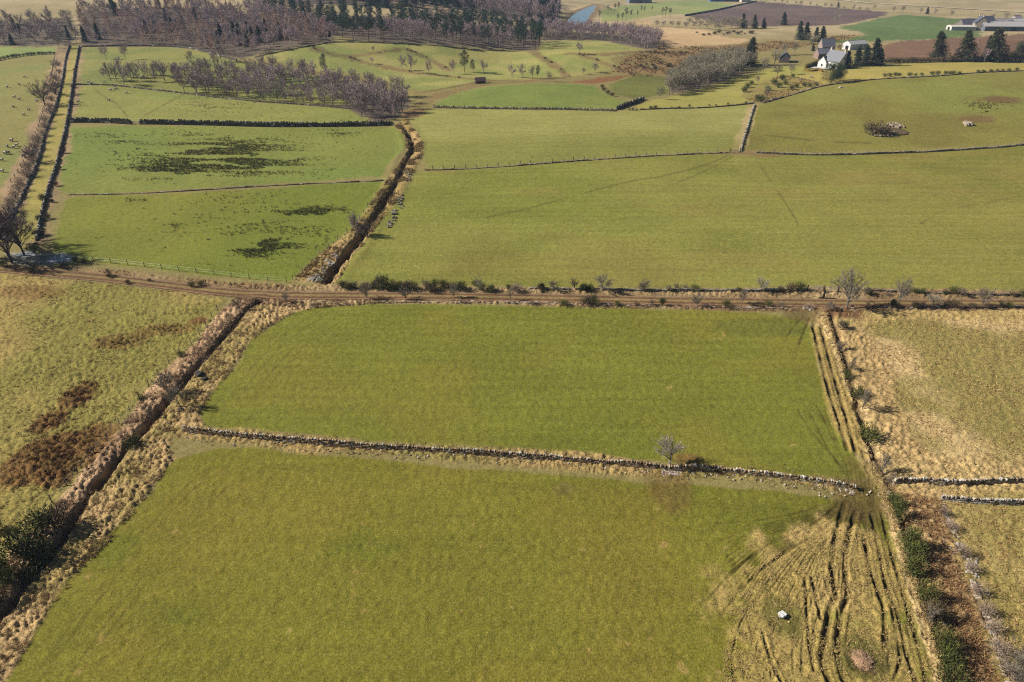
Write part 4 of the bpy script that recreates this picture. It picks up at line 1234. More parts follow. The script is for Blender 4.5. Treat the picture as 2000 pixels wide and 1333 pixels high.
def wood(pkey, spacing, kinds, lim, seed, hm=(7, 10), dens=None, mass=None):
    """every tree of a wood, one object each; kinds = [(template, name, label, category, group, weight, height factor)]"""
    rs = np.random.RandomState(seed)
    L = PL[pkey]
    lo, hi_ = L[:, :2].min(0), L[:, :2].max(0)
    pts = np.zeros((0, 2))
    cand = lo + rs.rand(30000, 2) * (hi_ - lo)
    cand = cand[inside(cand[:, 0], cand[:, 1], L)]
    if dens is not None:
        cand = cand[rs.rand(len(cand)) < dens(cand[:, 0], cand[:, 1])]
    keep = []
    for c in cand:
        if len(keep) >= lim: break
        if not keep or np.min(np.sum((np.array(keep) - c) ** 2, 1)) > (spacing * (.75 + .5 * rs.rand())) ** 2:
            keep.append(c)
    w_ = np.array([k[5] for k in kinds], float)
    keep = np.array(keep)
    zs = zf(keep[:, 0], keep[:, 1])
    patch = fbm(keep[:, 0], keep[:, 1], 28, seed, 2)
    MV, MT, MQ, MC, mn = [], [], [], [], 0
    for j, (c, z) in enumerate(zip(keep, zs)):
        ww = np.cumsum(w_ / w_.sum())
        kk = kinds[int(np.searchsorted(ww, np.clip((patch[j] - .5) * 2.2 + .5 + rs.randn() * .16, 0, .999)))]
        out, _ = TM[kk[0]]
        m = out[rs.randint(len(out))]
        hh = (hm[0] + (hm[1] - hm[0]) * rs.rand()) * kk[6]
        s = hh / m[3]
        if mass:                                     # a far-off wood that reads as one mass
            co = np.zeros(len(m[2].vertices) * 3, np.float32); m[2].vertices.foreach_get('co', co); co = co.reshape(-1, 3) * s
            a_ = rs.rand() * 6.28
            MV.append(np.stack([co[:, 0] * math.cos(a_) - co[:, 1] * math.sin(a_) + c[0], co[:, 0] * math.sin(a_) + co[:, 1] * math.cos(a_) + c[1], co[:, 2] + z - .1], 1))
            cl = np.zeros(len(co) * 4, np.float32); m[2].attributes['Col'].data.foreach_get('color', cl); MC.append(cl.reshape(-1, 4)[:, :3])
            lt = np.zeros(len(m[2].polygons), np.int32); m[2].polygons.foreach_get('loop_total', lt)
            vi = np.zeros(len(m[2].loops), np.int32); m[2].loops.foreach_get('vertex_index', vi)
            n3 = int((lt == 3).sum())
            MT.append(vi[:n3 * 3].reshape(-1, 3) + mn); MQ.append(vi[n3 * 3:].reshape(-1, 4) + mn); mn += len(co)
            continue
        o = obj(kk[1], m[2], None, (c[0], c[1], z - .1))
        wd = s * (.85 + .35 * rs.rand())
        o.scale = (wd, wd, s)
        o.rotation_euler = (0, 0, rs.rand() * 6.28)
        tag(o, kk[2], kk[3], kk[4])
    if mass:
        me = mk(mass[0], np.concatenate(MV), [np.concatenate(MT), np.concatenate(MQ)], M_LEAF, attrs={'Col': ('c', np.concatenate(MC))})
        tag(obj(mass[0], me), mass[1], 'wood', kind='stuff')
    return len(keep)

# ------------------------------------------------------------------ woods
G1 = 'bare trees of the hillside wood'
wood('W_left', 6.0, [('alder', 'leafless_tree', 'dark leafless tree of the wood at the top left, left of the green lane', 'tree', 'leafless trees left of the lane', 5, 1),
                     ('darkspruce', 'spruce_tree', 'small dark evergreen among the leafless trees left of the lane', 'tree', 'evergreens left of the lane', 2, .8),
                     ('larch', 'larch_tree', 'pinkish leafless larch in the wood left of the lane', 'tree', 'larches left of the lane', 2, 1)], 110, 301, (7.5, 10.5))
heath = lambda x, y: np.where(fbm(x, y, 60, 44, 2) > .56, .25, 1.0)
wood('W_birch', 5.7, [('larch', 'larch_tree', 'pinkish leafless larch in the hillside wood above the paddock', 'tree', 'larches of the hillside wood', 3.4, 1.1),
                      ('birch', 'birch_tree', 'purple-grey leafless birch in the hillside wood above the paddock', 'tree', 'birches of the hillside wood', 6, 1),
                      ('darkspruce', 'spruce_tree', 'single dark spruce standing among the birches of the hillside wood', 'tree', 'spruces of the hillside wood', .4, .9)], 440, 302, (5.5, 11.5), heath)
wood('W_pine', 6.6, [('pine', 'pine_tree', 'dark green pine with bare lower trunk in the pine wood along the ridge', 'tree', 'pines of the ridge wood', 9, 1.12),
                     ('birch', 'leafless_tree', 'slim leafless tree standing among the ridge pines', 'tree', 'birches among the ridge pines', 4, .95)], 300, 303, (9, 12))  # the slim trees among the pines are birches
wood('W_east', 6.6, [('birch', 'reedside_birch', 'purple slender leafless tree in the wood beside the straw-coloured reed field', 'tree', 'birches beside the reed field', 8, 1),  # birches again, same template as the hillside wood
                     ('alder', 'leafless_tree', 'leafless grey tree in the wood beside the straw-coloured reed field', 'tree', 'grey trees beside the reed field', 2, 1)], 150, 304, (8, 11))
wood('W_far', 11, [('darkspruce', 'spruce_tree', 'bluish far-off conifer in the plantation left of the pond', 'tree', 'conifers of the far plantation', 3, 1.25),
                   ('birch', 'birch_tree', 'hazy leafless tree in the far plantation left of the pond', 'tree', 'leafless trees of the far plantation', 6, 1.2)], 230, 305, (10, 14), None, ('far_plantation', 'hazy far-off plantation of conifers and leafless trees left of the pond'))
wood('W_band', 4.2, [('alder', 'leafless_tree', 'grey-purple leafless tree in the belt above the dark field dyke', 'tree', 'trees of the leafless belt', 7, 1),
                     ('birch', 'birch_tree', 'slim leafless birch in the belt above the dark field dyke', 'tree', 'slim birches of the leafless belt', 2, 1.05)], 200, 306, (4.5, 9.5), lambda x, y: sst(.3, .55, fbm(x, y, 22, 47, 2)) * (.28 + .72 * sst(-150, -80, x)))
wood('W_ash', 4.6, [('ash', 'ash_tree', 'olive-grey leafless tree in the dense clump below the tall spruce', 'tree', 'trees of the olive-grey clump', 1, 1)], 120, 307, (7.5, 9.5))

# ------------------------------------------------------------------ single trees in the fields and round the houses
for a in (
    ('birch', 'birch_tree', 'slanting leafless tree, left one of the two in the paddock top left', 208, 117, 34),
    ('birch', 'birch_tree', 'slanting leafless tree, right one of the two in the paddock top left', 246, 118, 36),
    ('alder', 'leafless_tree', 'bare spreading tree at the wood edge casting shadow on the paddock', 375, 127, 30),
    ('alder', 'leafless_tree', 'tall bare tree at the wood edge right of the paddock', 433, 123, 42),
    ('alder', 'leafless_tree', 'small bare tree at the left end of the leafless belt', 204, 153, 22),
    ('alder', 'leafless_tree', 'slanting bare tree second from the left end of the leafless belt', 228, 158, 30),
    ('alder', 'leafless_tree', 'bare tree over the white things at the paddock foot, its left neighbour', 270, 158, 28),
    ('alder', 'leafless_tree', 'round bare tree over the white things at the paddock foot, its right neighbour', 303, 160, 30),
    ('alder', 'leafless_tree', 'leaning bare tree in the belt right of the round paddock trees', 350, 168, 36),
    ('alder', 'leafless_tree', 'biggest round purple-grey tree at the right end of the leafless belt', 706, 228, 52),
    ('alder', 'leafless_tree', 'round purple-grey tree just right of the biggest in the belt end clump', 740, 228, 52),
    ('alder', 'leafless_tree', 'dark bare tree at the right edge of the belt end clump', 775, 222, 48),
    ('birch', 'birch_tree', 'slim pale birch at the front foot of the belt end clump', 769, 234, 32),
    ('birch', 'birch_tree', 'tall thin birch rising above the leafless belt left of the pine', 594, 150, 38),
    ('birch', 'birch_tree', 'small bare tree on a field bank under the ridge wood', 730, 102, 14),
    ('birch', 'birch_tree', 'small bare tree at the junction of the field banks', 727, 125, 15),
    ('birch', 'birch_tree', 'slim pale birch, left of the three on the sloping bank', 785, 137, 33),
    ('alder', 'leafless_tree', 'full bare tree, middle of the three on the sloping bank', 803, 143, 42),
    ('birch', 'birch_tree', 'narrow bare tree, right of the three on the sloping bank', 838, 147, 32),
    ('birch', 'birch_tree', 'bare tree just left of the big round pine by the brown hut', 886, 145, 32),
    ('alder', 'leafless_tree', 'round bare tree just right of the two pines by the brown hut', 944, 145, 33),
    ('alder', 'leafless_tree', 'pale bare tree in the hollow right of the brown hut', 1000, 152, 30),
    ('alder', 'leafless_tree', 'second bare tree in the hollow right of the brown hut', 1020, 153, 32),
    ('alder', 'leafless_tree', 'third bare tree in the hollow right of the brown hut', 1040, 154, 28),
    ('alder', 'leafless_tree', 'low bare tree at the right end of the hollow past the hut', 1072, 160, 22),
    ('birch', 'birch_tree', 'upright bare tree alone in the small far field', 1131, 107, 28),
    ('hawthorn', 'hawthorn_tree', 'round bare thorn tree on the dark bank of the far field', 1162, 142, 21),
    ('hawthorn', 'hawthorn_tree', 'thin leaning thorn left of the round one on the far bank', 1139, 145, 14),
    ('hawthorn', 'hawthorn_tree', 'small far thorn at the corner of the brown marsh', 1250, 108, 11),
    ('ash', 'ash_tree', 'low spreading bare tree at the wet corner left of the olive clump', 1288, 194, 28),
    ('ash', 'ash_tree', 'grey bare tree on the slope right of the tall spruce, nearest it', 1490, 140, 34),
    ('ash', 'ash_tree', 'grey bare tree on the slope between the tall spruce and the ruined cottage', 1512, 128, 36),
    ('ash', 'ash_tree', 'wide bare tree below the ruined cottage', 1518, 150, 28),
    ('ash', 'ash_tree', 'bare tree below the cottage path', 1545, 147, 26),
    ('ash', 'ash_tree', 'bare spreading tree behind the ruined cottage', 1551, 107, 30),
    ('ash', 'ash_tree', 'bare tree left of the white house outbuildings', 1528, 108, 26),
    ('ash', 'ash_tree', 'bare tree behind the slate outbuilding', 1584, 92, 24),
    ('ash', 'ash_tree', 'round brown bare tree behind the white house', 1640, 102, 20),
    ('birch', 'birch_tree', 'pale thin tree on the slope above the rusty scrub', 1478, 165, 20),
    ('ash', 'ash_tree', 'grey shrubby tree in the rusty scrub of the slope', 1497, 194, 26),
    ('ash', 'ash_tree', 'grey bare tree under the far dark conifers', 1575, 82, 20),
    ('ash', 'ash_tree', 'low grey bare tree right of those under the far dark conifers', 1595, 84, 18),
    ('ash', 'ash_tree', 'thin bare tree at the ploughed field edge far off', 1630, 50, 24),
    ('birch', 'birch_tree', 'bare tree rising between the spruces of the knoll hedge', 1922, 122, 30),
    ('larch', 'larch_tree', 'thin yellowish tree between the two big spruces of the knoll hedge', 1899, 119, 46),
    ('birch', 'birch_tree', 'leaning pale stem left of the second spruce in the knoll hedge', 1865, 120, 28),
    ('ash', 'ash_tree', 'bare tree behind the farm steading', 1962, 42, 22),
    ('ash', 'ash_tree', 'smaller bare tree left of the one behind the steading', 1938, 40, 14),
    ('ash', 'ash_tree', 'bare tree at the top corner of the far green field', 1857, 33, 15),
    ('ash', 'ash_tree', 'bare tree left of the dark one above the far green field', 1797, 28, 15),
    ('ash', 'ash_tree', 'bare tree right of the dark one above the far green field', 1825, 30, 16),
    ('ash', 'ash_tree', 'pair of bare crowns at the right end of the far ploughed field', 1745, 25, 15),
    ('ash', 'ash_tree', 'bare tree next to the pair at the end of the far ploughed field', 1762, 26, 17),
    ('ash', 'ash_tree', 'bare round tree far off behind the ploughed field', 1707, 20, 13),
    ('ash', 'ash_tree', 'small bare tree far off on the ploughed field edge', 1668, 17, 9),
    ('darktree', 'ash_tree', 'big dark many-branched tree standing in the scrub left of the green lane', 88, 206, 56),
    ('darktree', 'ash_tree', 'greyer bare tree just beyond the big dark one by the lane', 110, 186, 42),
    ('darktree', 'ash_tree', 'bare bushy tree leaning over the left lane dyke farther down', 66, 318, 42),
    ('alder', 'leafless_tree', 'bare tree over the lane where it enters the wood, left side', 116, 95, 32),
    ('alder', 'leafless_tree', 'bare tree over the lane where it enters the wood, right side', 150, 84, 36),
    ('alder', 'leafless_tree', 'grey thicket tree between the lane dykes and the hedge corner', 112, 140, 26),
    ('alder', 'leafless_tree', 'grey thicket tree beside the lane below the hedge corner', 113, 165, 26),
    ('darktree', 'ash_tree', 'dark bare tree on the left picture edge above the track', 48, 500, 104),
    ('darktree', 'ash_tree', 'big shadow-casting bare tree just past the left picture edge', 24, 514, 122),
    ('darktree', 'ash_tree', 'bare tree at the left picture edge where lane meets track', 32, 476, 92),
    ('darktree', 'ash_tree', 'bare tree farther left beyond the picture edge by the track', -30, 504, 125),
):
    plant(a[0], a[1], a[2], 'tree', a[3], a[4], a[5])
plant('birch', 'ash_tree', 'upright bare tree growing on the bank of the upper burn', 'tree', 697, 462, 60, wide=.95, var=1)
plant('hawthorn', 'hawthorn_tree', 'lone bare hawthorn growing from the rubble in the near wall', 'tree', 1308, 909, 58, var=0, wide=1.05)
plant('hawthorn', 'hawthorn_tree', 'bare leaning thorn standing alone on the grass strip by the ditch', 'tree', 353, 795, 46, var=1, wide=.8, tilt=(0, -.12))
plant('greytree', 'ash_tree', 'largest grey bare tree on the near side of the track by the field entrance', 'tree', 1654, 601, 80, var=0, wide=.95)
plant('greytree', 'birch_tree', 'pale-stemmed bare tree on the track edge right of the largest one', 'tree', 1754, 598, 62, var=1, wide=.62)
plant('scots', 'pine_tree', 'big round-headed pine by the brown hut', 'tree', 907, 141, 46, var=0, wide=.85)
plant('scots', 'pine_tree', 'smaller dark pine beside the big round-headed one', 'tree', 924, 143, 28, var=1, wide=.75)
plant('scots', 'pine_tree', 'dark pine standing in the leafless belt', 'tree', 636, 150, 48, var=1, wide=.6)
plant('scots', 'pine_tree', 'short dark pine at the end of the hollow past the hut', 'tree', 1050, 154, 28, var=0, wide=.6)
plant('broadpine', 'pine_tree', 'broad dark pine beside the white house at the knoll crest', 'tree', 1622, 163, 45, var=0, wide=.95)
plant('broadpine', 'pine_tree', 'smaller pine close behind the broad one by the white house', 'tree', 1640, 158, 34, var=1, wide=.7)
plant('spruce', 'spruce_tree', 'tall ragged spruce rising from the olive-grey clump', 'tree', 1463, 128, 60, var=0, wide=1.05)
plant('spruce', 'spruce_tree', 'leftmost of the big spruces along the knoll hedge', 'tree', 1833, 119, 62, var=1, wide=1.25, rot=0, tilt=(0, -.2))
plant('spruce', 'spruce_tree', 'yellow-green spruce, second from the left along the knoll hedge', 'tree', 1886, 120, 66, var=2, wide=1.25, rot=0, tilt=(0, -.2))
plant('spruce', 'spruce_tree', 'tallest darkest spruce along the knoll hedge', 'tree', 1943, 121, 74, var=0, wide=1.3, rot=0, tilt=(0, -.2))
plant('spruce', 'spruce_tree', 'ragged spruce right behind the tallest along the knoll hedge', 'tree', 1930, 118, 52, var=1, wide=1.1, rot=0, tilt=(0, -.2))
plant('scots', 'pine_tree', 'small reddish pine under the tallest spruce of the knoll hedge', 'tree', 1962, 121, 28, var=1, wide=.8)
plant('broadpine', 'pine_tree', 'spreading pine at the right picture edge behind the knoll hedge', 'tree', 1990, 121, 44, var=0, wide=.9)
for u, v, h, lab in ((1708, 129, 56, 'tallest dark conifer right of the white house'), (1690, 128, 42, 'dark bushy conifer left of the tallest by the white house'), (1718, 127, 34, 'dark conifer at the right end of the white house group'),
                     (1655, 134, 36, 'dark conifer against the white house gable'), (1674, 130, 40, 'greener conifer between the white house and the tall one'), (1588, 100, 16, 'small evergreen in front of the slate outbuilding'),
                     (1562, 78, 38, 'left dark conifer of the far shelter clump'), (1575, 78, 36, 'second dark conifer of the far shelter clump'), (1594, 82, 30, 'third dark conifer of the far shelter clump'), (1606, 82, 32, 'right dark conifer of the far shelter clump'),
                     (1531, 49, 26, 'column-shaped dark conifer alone before the ploughed field'), (1452, 55, 30, 'left slim conifer before the ploughed field'), (1474, 56, 28, 'middle slim conifer before the ploughed field'), (1492, 56, 22, 'right slim conifer before the ploughed field'),
                     (1811, 28, 15, 'dark round evergreen above the far green field'), (1637, 15, 12, 'dark evergreen clump far off behind the ploughed field')):
    plant('darkspruce', 'spruce_tree', lab, 'tree', u, v, h, 'dark conifers round the houses' if v > 90 else 'far dark conifers', rot=0, tilt=(0, -.12), wide=1.15)
for u, v, h in ((1187, 28, 17), (1200, 28, 22), (1207, 27, 24), (1215, 46, 22), (1222, 44, 30), (1232, 42, 24), (1244, 40, 20), (1252, 30, 20), (1258, 30, 18), (1273, 26, 14), (1293, 36, 22), (1299, 36, 24), (1306, 37, 22), (1309, 36, 20), (1170, 40, 24), (1206, 48, 22)):
    plant('tallpine', 'pine_tree', 'tall thin far pine with flat head standing near the pond', 'tree', u, v, h, 'thin pines near the pond', 1.0)
for u, v, h in ((1282, 52, 14), (1296, 53, 15), (1312, 54, 16), (1326, 55, 16), (1340, 56, 16), (1354, 55, 17), (1366, 56, 20), (1380, 58, 24), (1396, 60, 22), (1404, 61, 18), (1388, 52, 26), (1414, 56, 26), (1428, 55, 27), (1440, 56, 26), (1456, 56, 22), (1468, 57, 18), (1345, 50, 18), (1360, 48, 20)):
    plant('ash', 'willow_tree', 'grey round leafless willow along the far edge of the reed field', 'tree', u, v, h, 'willows along the reed field', 1.25)
for i, (u, v, h) in enumerate(((1290, 72, 10), (1278, 90, 14), (1295, 92, 14), (1285, 96, 12))):
    plant('thicket', 'willow_bush', 'round brown willow bush at the near left corner of the reed field', 'bush', u, v, h, 'willow bushes at the reed field corner')
for i in range(16):
    plant('ash', 'ash_tree', 'small leafless hedgerow tree far off behind the ploughed field', 'tree', 1480 + i * 14 + R.random() * 6, 3 + i * 1.35, 7 + R.random() * 5, 'far hedgerow trees', 1.2)

# ------------------------------------------------------------------ bushes along the track, left to right
N_ = 'far bank of the track'
for key, name, lab, u, v, h in (
    ('broom', 'gorse_bush', 'olive gorse bush at the left end of the roadside row', 668, 563, 18), ('broom', 'gorse_bush', 'second olive gorse of the roadside row from the left', 681, 565, 15),
    ('gorse', 'gorse_bush', 'small dark gorse, third from the left in the roadside row', 692, 564, 16), ('darkscrub', 'gorse_bush', 'dark low gorse behind the grey shrub near the row start', 716, 563, 13),
    ('gorse', 'gorse_bush', 'dark gorse left of the tall grey roadside shrub', 728, 564, 16), ('gorse', 'gorse_bush', 'dark gorse with a bare top, tallest of the left row', 748, 563, 28),
    ('broom', 'gorse_bush', 'green gorse right of the tallest in the left row', 757, 566, 18), ('gorse', 'gorse_bush', 'gorse with two heads in the middle of the left row', 769, 566, 20),
    ('gorse', 'gorse_bush', 'dark gorse over the earth scar, left of it', 781, 565, 18), ('darkscrub', 'gorse_bush', 'brownish gorse left of the reddish earth scar', 794, 566, 19), ('gorse', 'gorse_bush', 'low dark gorse right at the reddish earth scar', 806, 566, 20),
    ('gorse', 'gorse_bush', 'gorse with a round top right of the earth scar', 849, 563, 20), ('darkscrub', 'gorse_bush', 'brown-stemmed gorse right of the earth scar', 840, 570, 18), ('gorse', 'gorse_bush', 'tall gorse left of the third grey shrub', 865, 562, 18),
    ('darkscrub', 'gorse_bush', 'grey-green scrub before the third grey shrub', 876, 566, 16), ('gorse', 'gorse_bush', 'dark gorse behind the third grey shrub', 893, 566, 18), ('gorse', 'gorse_bush', 'dark upright gorse right of the third grey shrub', 905, 566, 19),
    ('gorse', 'gorse_bush', 'leaning gorse left of the pale thorn over the wall', 926, 558, 12), ('gorse', 'gorse_bush', 'dark gorse under the pale thorn over the wall', 941, 568, 16), ('gorse', 'gorse_bush', 'black-green gorse beside the start of the broken wall', 959, 570, 16),
    ('gorse', 'gorse_bush', 'gorse behind the white dead stem', 993, 566, 12),
    ('roundgorse', 'gorse_bush', 'single ball-shaped gorse standing against the broken wall', 1058, 567, 15), ('roundgorse', 'gorse_bush', 'ball gorse between two grey shrubs on the broken wall', 1137, 570, 17), ('gorse', 'gorse_bush', 'gorse at the right of the ball one between the shrubs', 1150, 568, 15),
    ('gorse', 'gorse_bush', 'dark gorse left of the field gate, larger one', 1562, 568, 20), ('darkscrub', 'gorse_bush', 'dull gorse hump left of the field gate', 1546, 570, 18), ('darkscrub', 'gorse_bush', 'brown scrub before the gate gorse', 1525, 571, 12),
    ('gorse', 'gorse_bush', 'gorse behind the largest grey tree', 1697, 577, 14), ('gorse', 'gorse_bush', 'small dark gorse right of the pale-stemmed tree', 1786, 573, 12), ('gorse', 'gorse_bush', 'gorse beside the small one right of the pale-stemmed tree', 1800, 575, 14),
    ('gorse', 'gorse_bush', 'umbrella-topped gorse on the right bank', 1861, 574, 16), ('gorse', 'gorse_bush', 'gorse left of the umbrella-topped one', 1846, 577, 10), ('gorse', 'gorse_bush', 'green gorse at the right picture edge', 1996, 580, 16),
    ('broom', 'gorse_bush', 'olive broom tuft on the near track edge, largest there', 1157, 596, 22), ('gorse', 'gorse_bush', 'small gorse right of the olive broom tuft', 1205, 598, 12), ('roundgorse', 'gorse_bush', 'ball gorse alone on the near track edge', 1293, 598, 16),
    ('gorse', 'gorse_bush', 'gorse on the near track edge left of the feathery shrub', 1418, 598, 15), ('gorse', 'gorse_bush', 'gorse on the near track edge right of the feathery shrub', 1500, 598, 15), ('darkscrub', 'gorse_bush', 'dark scrub beside the gorse near the entrance', 1472, 599, 10),
    ('roundgorse', 'gorse_bush', 'round gorse at the foot of the pale-stemmed tree', 1743, 600, 18), ('gorse', 'gorse_bush', 'wide dome of dark gorse on the right near track edge', 1971, 602, 15), ('darkscrub', 'gorse_bush', 'dark scrub left of the wide gorse dome', 1930, 603, 12),
    ('darkscrub', 'gorse_bush', 'dark scrub between pale-stemmed tree and next shrub', 1786, 601, 14), ('darkscrub', 'gorse_bush', 'small black scrub left of the twiggy right shrub', 1845, 600, 12),
    ('gorse', 'gorse_bush', 'small gorse by the track junction with the burn', 292, 549, 7), ('gorse', 'gorse_bush', 'dark gorse left of the track bend', 375, 561, 14), ('gorse', 'gorse_bush', 'gorse right of the dark one at the track bend', 393, 558, 12), ('darkscrub', 'gorse_bush', 'brown scrub on the near track verge at the left', 250, 554, 10),
    ('darkscrub', 'gorse_bush', 'brown scrub beneath the shaded track corner', 215, 542, 10), ('gorse', 'gorse_bush', 'black-green round bush in the frosty shade', 68, 495, 22), ('gorse', 'gorse_bush', 'dark bush at the corner of field and shade', 148, 512, 12), ('gorse', 'gorse_bush', 'second dark bush at the corner of field and shade', 166, 514, 12),
    ('darkscrub', 'gorse_bush', 'big dark scrub at the left track corner', 62, 532, 20), ('gorse', 'gorse_bush', 'dark bush at the left picture edge below the shade', 6, 520, 14), ('darkscrub', 'gorse_bush', 'scrub left of the big one at the track corner', 30, 528, 14), ('darkscrub', 'gorse_bush', 'scrub right of the big one at the track corner', 125, 524, 12),
    ('gorse', 'gorse_bush', 'dark bush on the right lane dyke halfway down', 84, 394, 16), ('gorse', 'gorse_bush', 'pointed bush on the right lane dyke below the dark one', 80, 432, 14), ('darkscrub', 'gorse_bush', 'scrub at the lane end by the right dyke', 78, 462, 16),
    ('gorse', 'gorse_bush', 'dark gorse leaning over the near ditch, upper one', 355, 698, 13), ('gorse', 'gorse_bush', 'dark gorse over the near ditch, middle one', 279, 784, 13), ('broom', 'gorse_bush', 'yellow-green bush over the near ditch, lower one', 259, 872, 26),
):
    plant(key, name, lab, 'bush', u, v, h, 'bushes along the track' if v > 540 and u > 600 else None)
for key, lab, u, v, h, wd in (
    ('shrubtree', 'bare grey shrub, first of those in front of the left gorse row', 715, 583, 32, .95), ('shrubtree', 'bare grey shrub, second of those in front of the left gorse row', 793, 585, 30, 1.1), ('shrubtree', 'bare grey shrub, third of those in front of the left gorse row', 887, 581, 30, .9),
    ('shrubtree', 'grey bare shrub rising behind the left gorse row', 740, 564, 26, .9), ('shrubtree', 'grey bare shrub right of the reddish earth scar', 833, 566, 26, .8), ('hawthorn', 'pale thorn leaning over the start of the broken wall', 936, 567, 28, .9),
    ('shrubtree', 'fan-shaped bare shrub on the broken wall, left one', 1081, 569, 24, 1.1), ('shrubtree', 'slim pale bare shrub on the broken wall', 1122, 567, 28, .7), ('hawthorn', 'sprawling bare thorn with a dark bough on the broken wall', 1176, 570, 34, 1.25), ('shrubtree', 'dark forked bare shrub alone on the broken wall', 1257, 570, 27, 1.0),
    ('shrubtree', 'wispy low shrub on the broken wall, left half of a pair', 1323, 568, 15, 1.4), ('shrubtree', 'wispy low shrub on the broken wall, right half of a pair', 1340, 569, 13, 1.4), ('hawthorn', 'round silvery bare thorn on the broken wall', 1484, 571, 30, 1.1), ('hawthorn', 'faint bare thorn in front of the silvery one', 1450, 592, 28, .8),
    ('shrubtree', 'feathery leafless shrub on the near track edge with long shadow', 1361, 598, 28, 1.1), ('shrubtree', 'low bare shrub at the foot of the largest grey tree', 1620, 608, 18, 1.1), ('shrubtree', 'green-stemmed shrub behind the largest grey tree', 1692, 577, 18, 1.2),
    ('hawthorn', 'wide low twiggy thorn right of the pale-stemmed tree', 1820, 600, 26, 1.4), ('shrubtree', 'wide bare shrub at the right end of the track', 1917, 598, 40, 1.0), ('shrubtree', 'pale bare shrub by the left track bend', 214, 538, 16, .9), ('shrubtree', 'pale bare shrub at the shaded track corner', 106, 532, 14, .9),
    ('hawthorn', 'thin bare tree in the track junction triangle', 560, 592, 26, .7), ('shrubtree', 'dark bare shrub hanging over the near ditch', 328, 770, 42, 1.1), ('shrubtree', 'bare shrub low over the near ditch', 292, 815, 26, 1.0), ('shrubtree', 'grey scrub by the dark pool at the track', 468, 606, 24, 1.2),
    ('shrubtree', 'bare willow scrub over the upper burn beside the bank tree', 712, 462, 34, 1.0), ('shrubtree', 'pale leaning shrub on the right boundary, first from the track', 1640, 645, 22, .9), ('shrubtree', 'grey shrub on the right boundary, second from the track', 1641, 683, 26, .8), ('shrubtree', 'white-stemmed shrub on the right boundary, third from the track', 1660, 722, 30, .7),
    ('shrubtree', 'grey bare shrub with round shadow on the right boundary', 1684, 800, 44, .68), ('shrubtree', 'big grey twiggy shrub near the foot of the right boundary', 1722, 922, 44, .8), ('shrubtree', 'wiry grey shrub at the wall corner of the right boundary', 1737, 940, 20, 1.2), ('shrubtree', 'bleached dead branch in the bracken beside the dark bushes', 1775, 1046, 18, .9),
    ('shrubtree', 'wiry bramble on the right boundary below the dark bushes', 1815, 1215, 34, .9), ('shrubtree', 'grey twiggy brush at the bottom right corner', 1985, 1345, 60, 1.3), ('shrubtree', 'fallen bare branch by the left end of the near wall', 378, 845, 12, 1.2), ('hawthorn', 'white dead bent stem beside the track', 997, 585, 28, .55),
    ('darkscrub', 'bare brown bush growing on the cairn of the knoll field', 1708, 263, 30, 1.25), ('darkscrub', 'lower twiggy bush right of the one on the cairn', 1728, 263, 16, 1.4),
):
    plant(key, 'bare_shrub', lab, 'shrub', u, v, h, None, wd)
# dark bushes by the near ditch, lower left, and along the right boundary
for key, lab, u, v, h, wd in (
    ('gorse', 'big dark bush at the lower left, upper part of the mass', 84, 1046, 46, 1.1), ('gorse', 'big dark bush at the lower left, its left flank', 50, 1086, 52, 1.0), ('gorse', 'big dark bush at the lower left, its right flank', 82, 1092, 46, 1.0), ('darkscrub', 'dull scrub between the lower left bush and the ditch', 112, 1035, 44, .9),
    ('broom', 'olive-brown bush on its own by the lower left ditch', 57, 1133, 32, .8), ('gorse', 'dark bush at the left picture edge above the tussocks', 2, 1130, 40, .8), ('gorse', 'dark bush right of the one at the left picture edge', 26, 1142, 34, .8), ('darkscrub', 'brown scrub on the left picture edge below the dark bushes', 0, 1180, 30, .9),
    ('broom', 'dark green bush at the left edge of the rough pasture', -4, 1035, 26, .9),
    ('gorse', 'dark bush on the right boundary, topmost', 1647, 642, 18, .8), ('gorse', 'olive bush on the right boundary below the white-stemmed shrub', 1656, 736, 22, .8), ('gorse', 'green bush above the grey shrub on the right boundary', 1675, 775, 24, 1.0), ('gorse', 'largest rounded green bush halfway down the right boundary', 1696, 855, 40, .85),
    ('gorse', 'dark hedge bush below the wall corner, first of the lower row', 1745, 985, 34, .68), ('gorse', 'dark hedge bush of the lower row, second', 1752, 1012, 36, .68), ('gorse', 'dark hedge bush of the lower row, third, beside the dead branch', 1766, 1068, 44, .68), ('gorse', 'dark hedge bush of the lower row, fourth', 1778, 1092, 42, .68),
    ('gorse', 'dark hedge bush of the lower row, fifth, over the blue shadow', 1786, 1122, 42, .68), ('gorse', 'dark hedge bush of the lower row, sixth', 1806, 1172, 44, .68), ('darkscrub', 'brown hedge scrub of the lower row, seventh', 1824, 1210, 36, .8), ('gorse', 'dark hedge bush of the lower row, eighth', 1838, 1262, 46, .68), ('gorse', 'dark hedge bush of the lower row, ninth', 1852, 1296, 46, .68), ('gorse', 'dark hedge bush of the lower row, lowest in the picture', 1862, 1340, 50, .9),
):
    plant(key, 'gorse_bush', lab, 'bush', u, v, h, 'dark boundary bushes', wd)
for u, v, h in ((1842, 1005, 16), (1856, 1035, 18), (1880, 1085, 20), (1893, 1115, 18), (1908, 1160, 22), (1922, 1200, 22), (1934, 1232, 22), (1948, 1275, 26), (1962, 1318, 28)):
    plant('thicket', 'bramble_tangle', 'pale bramble tangle grown over the collapsed wall at the right', 'bush', u, v, h, 'bramble tangles on the collapsed wall', .9)
rs = np.random.RandomState(55)
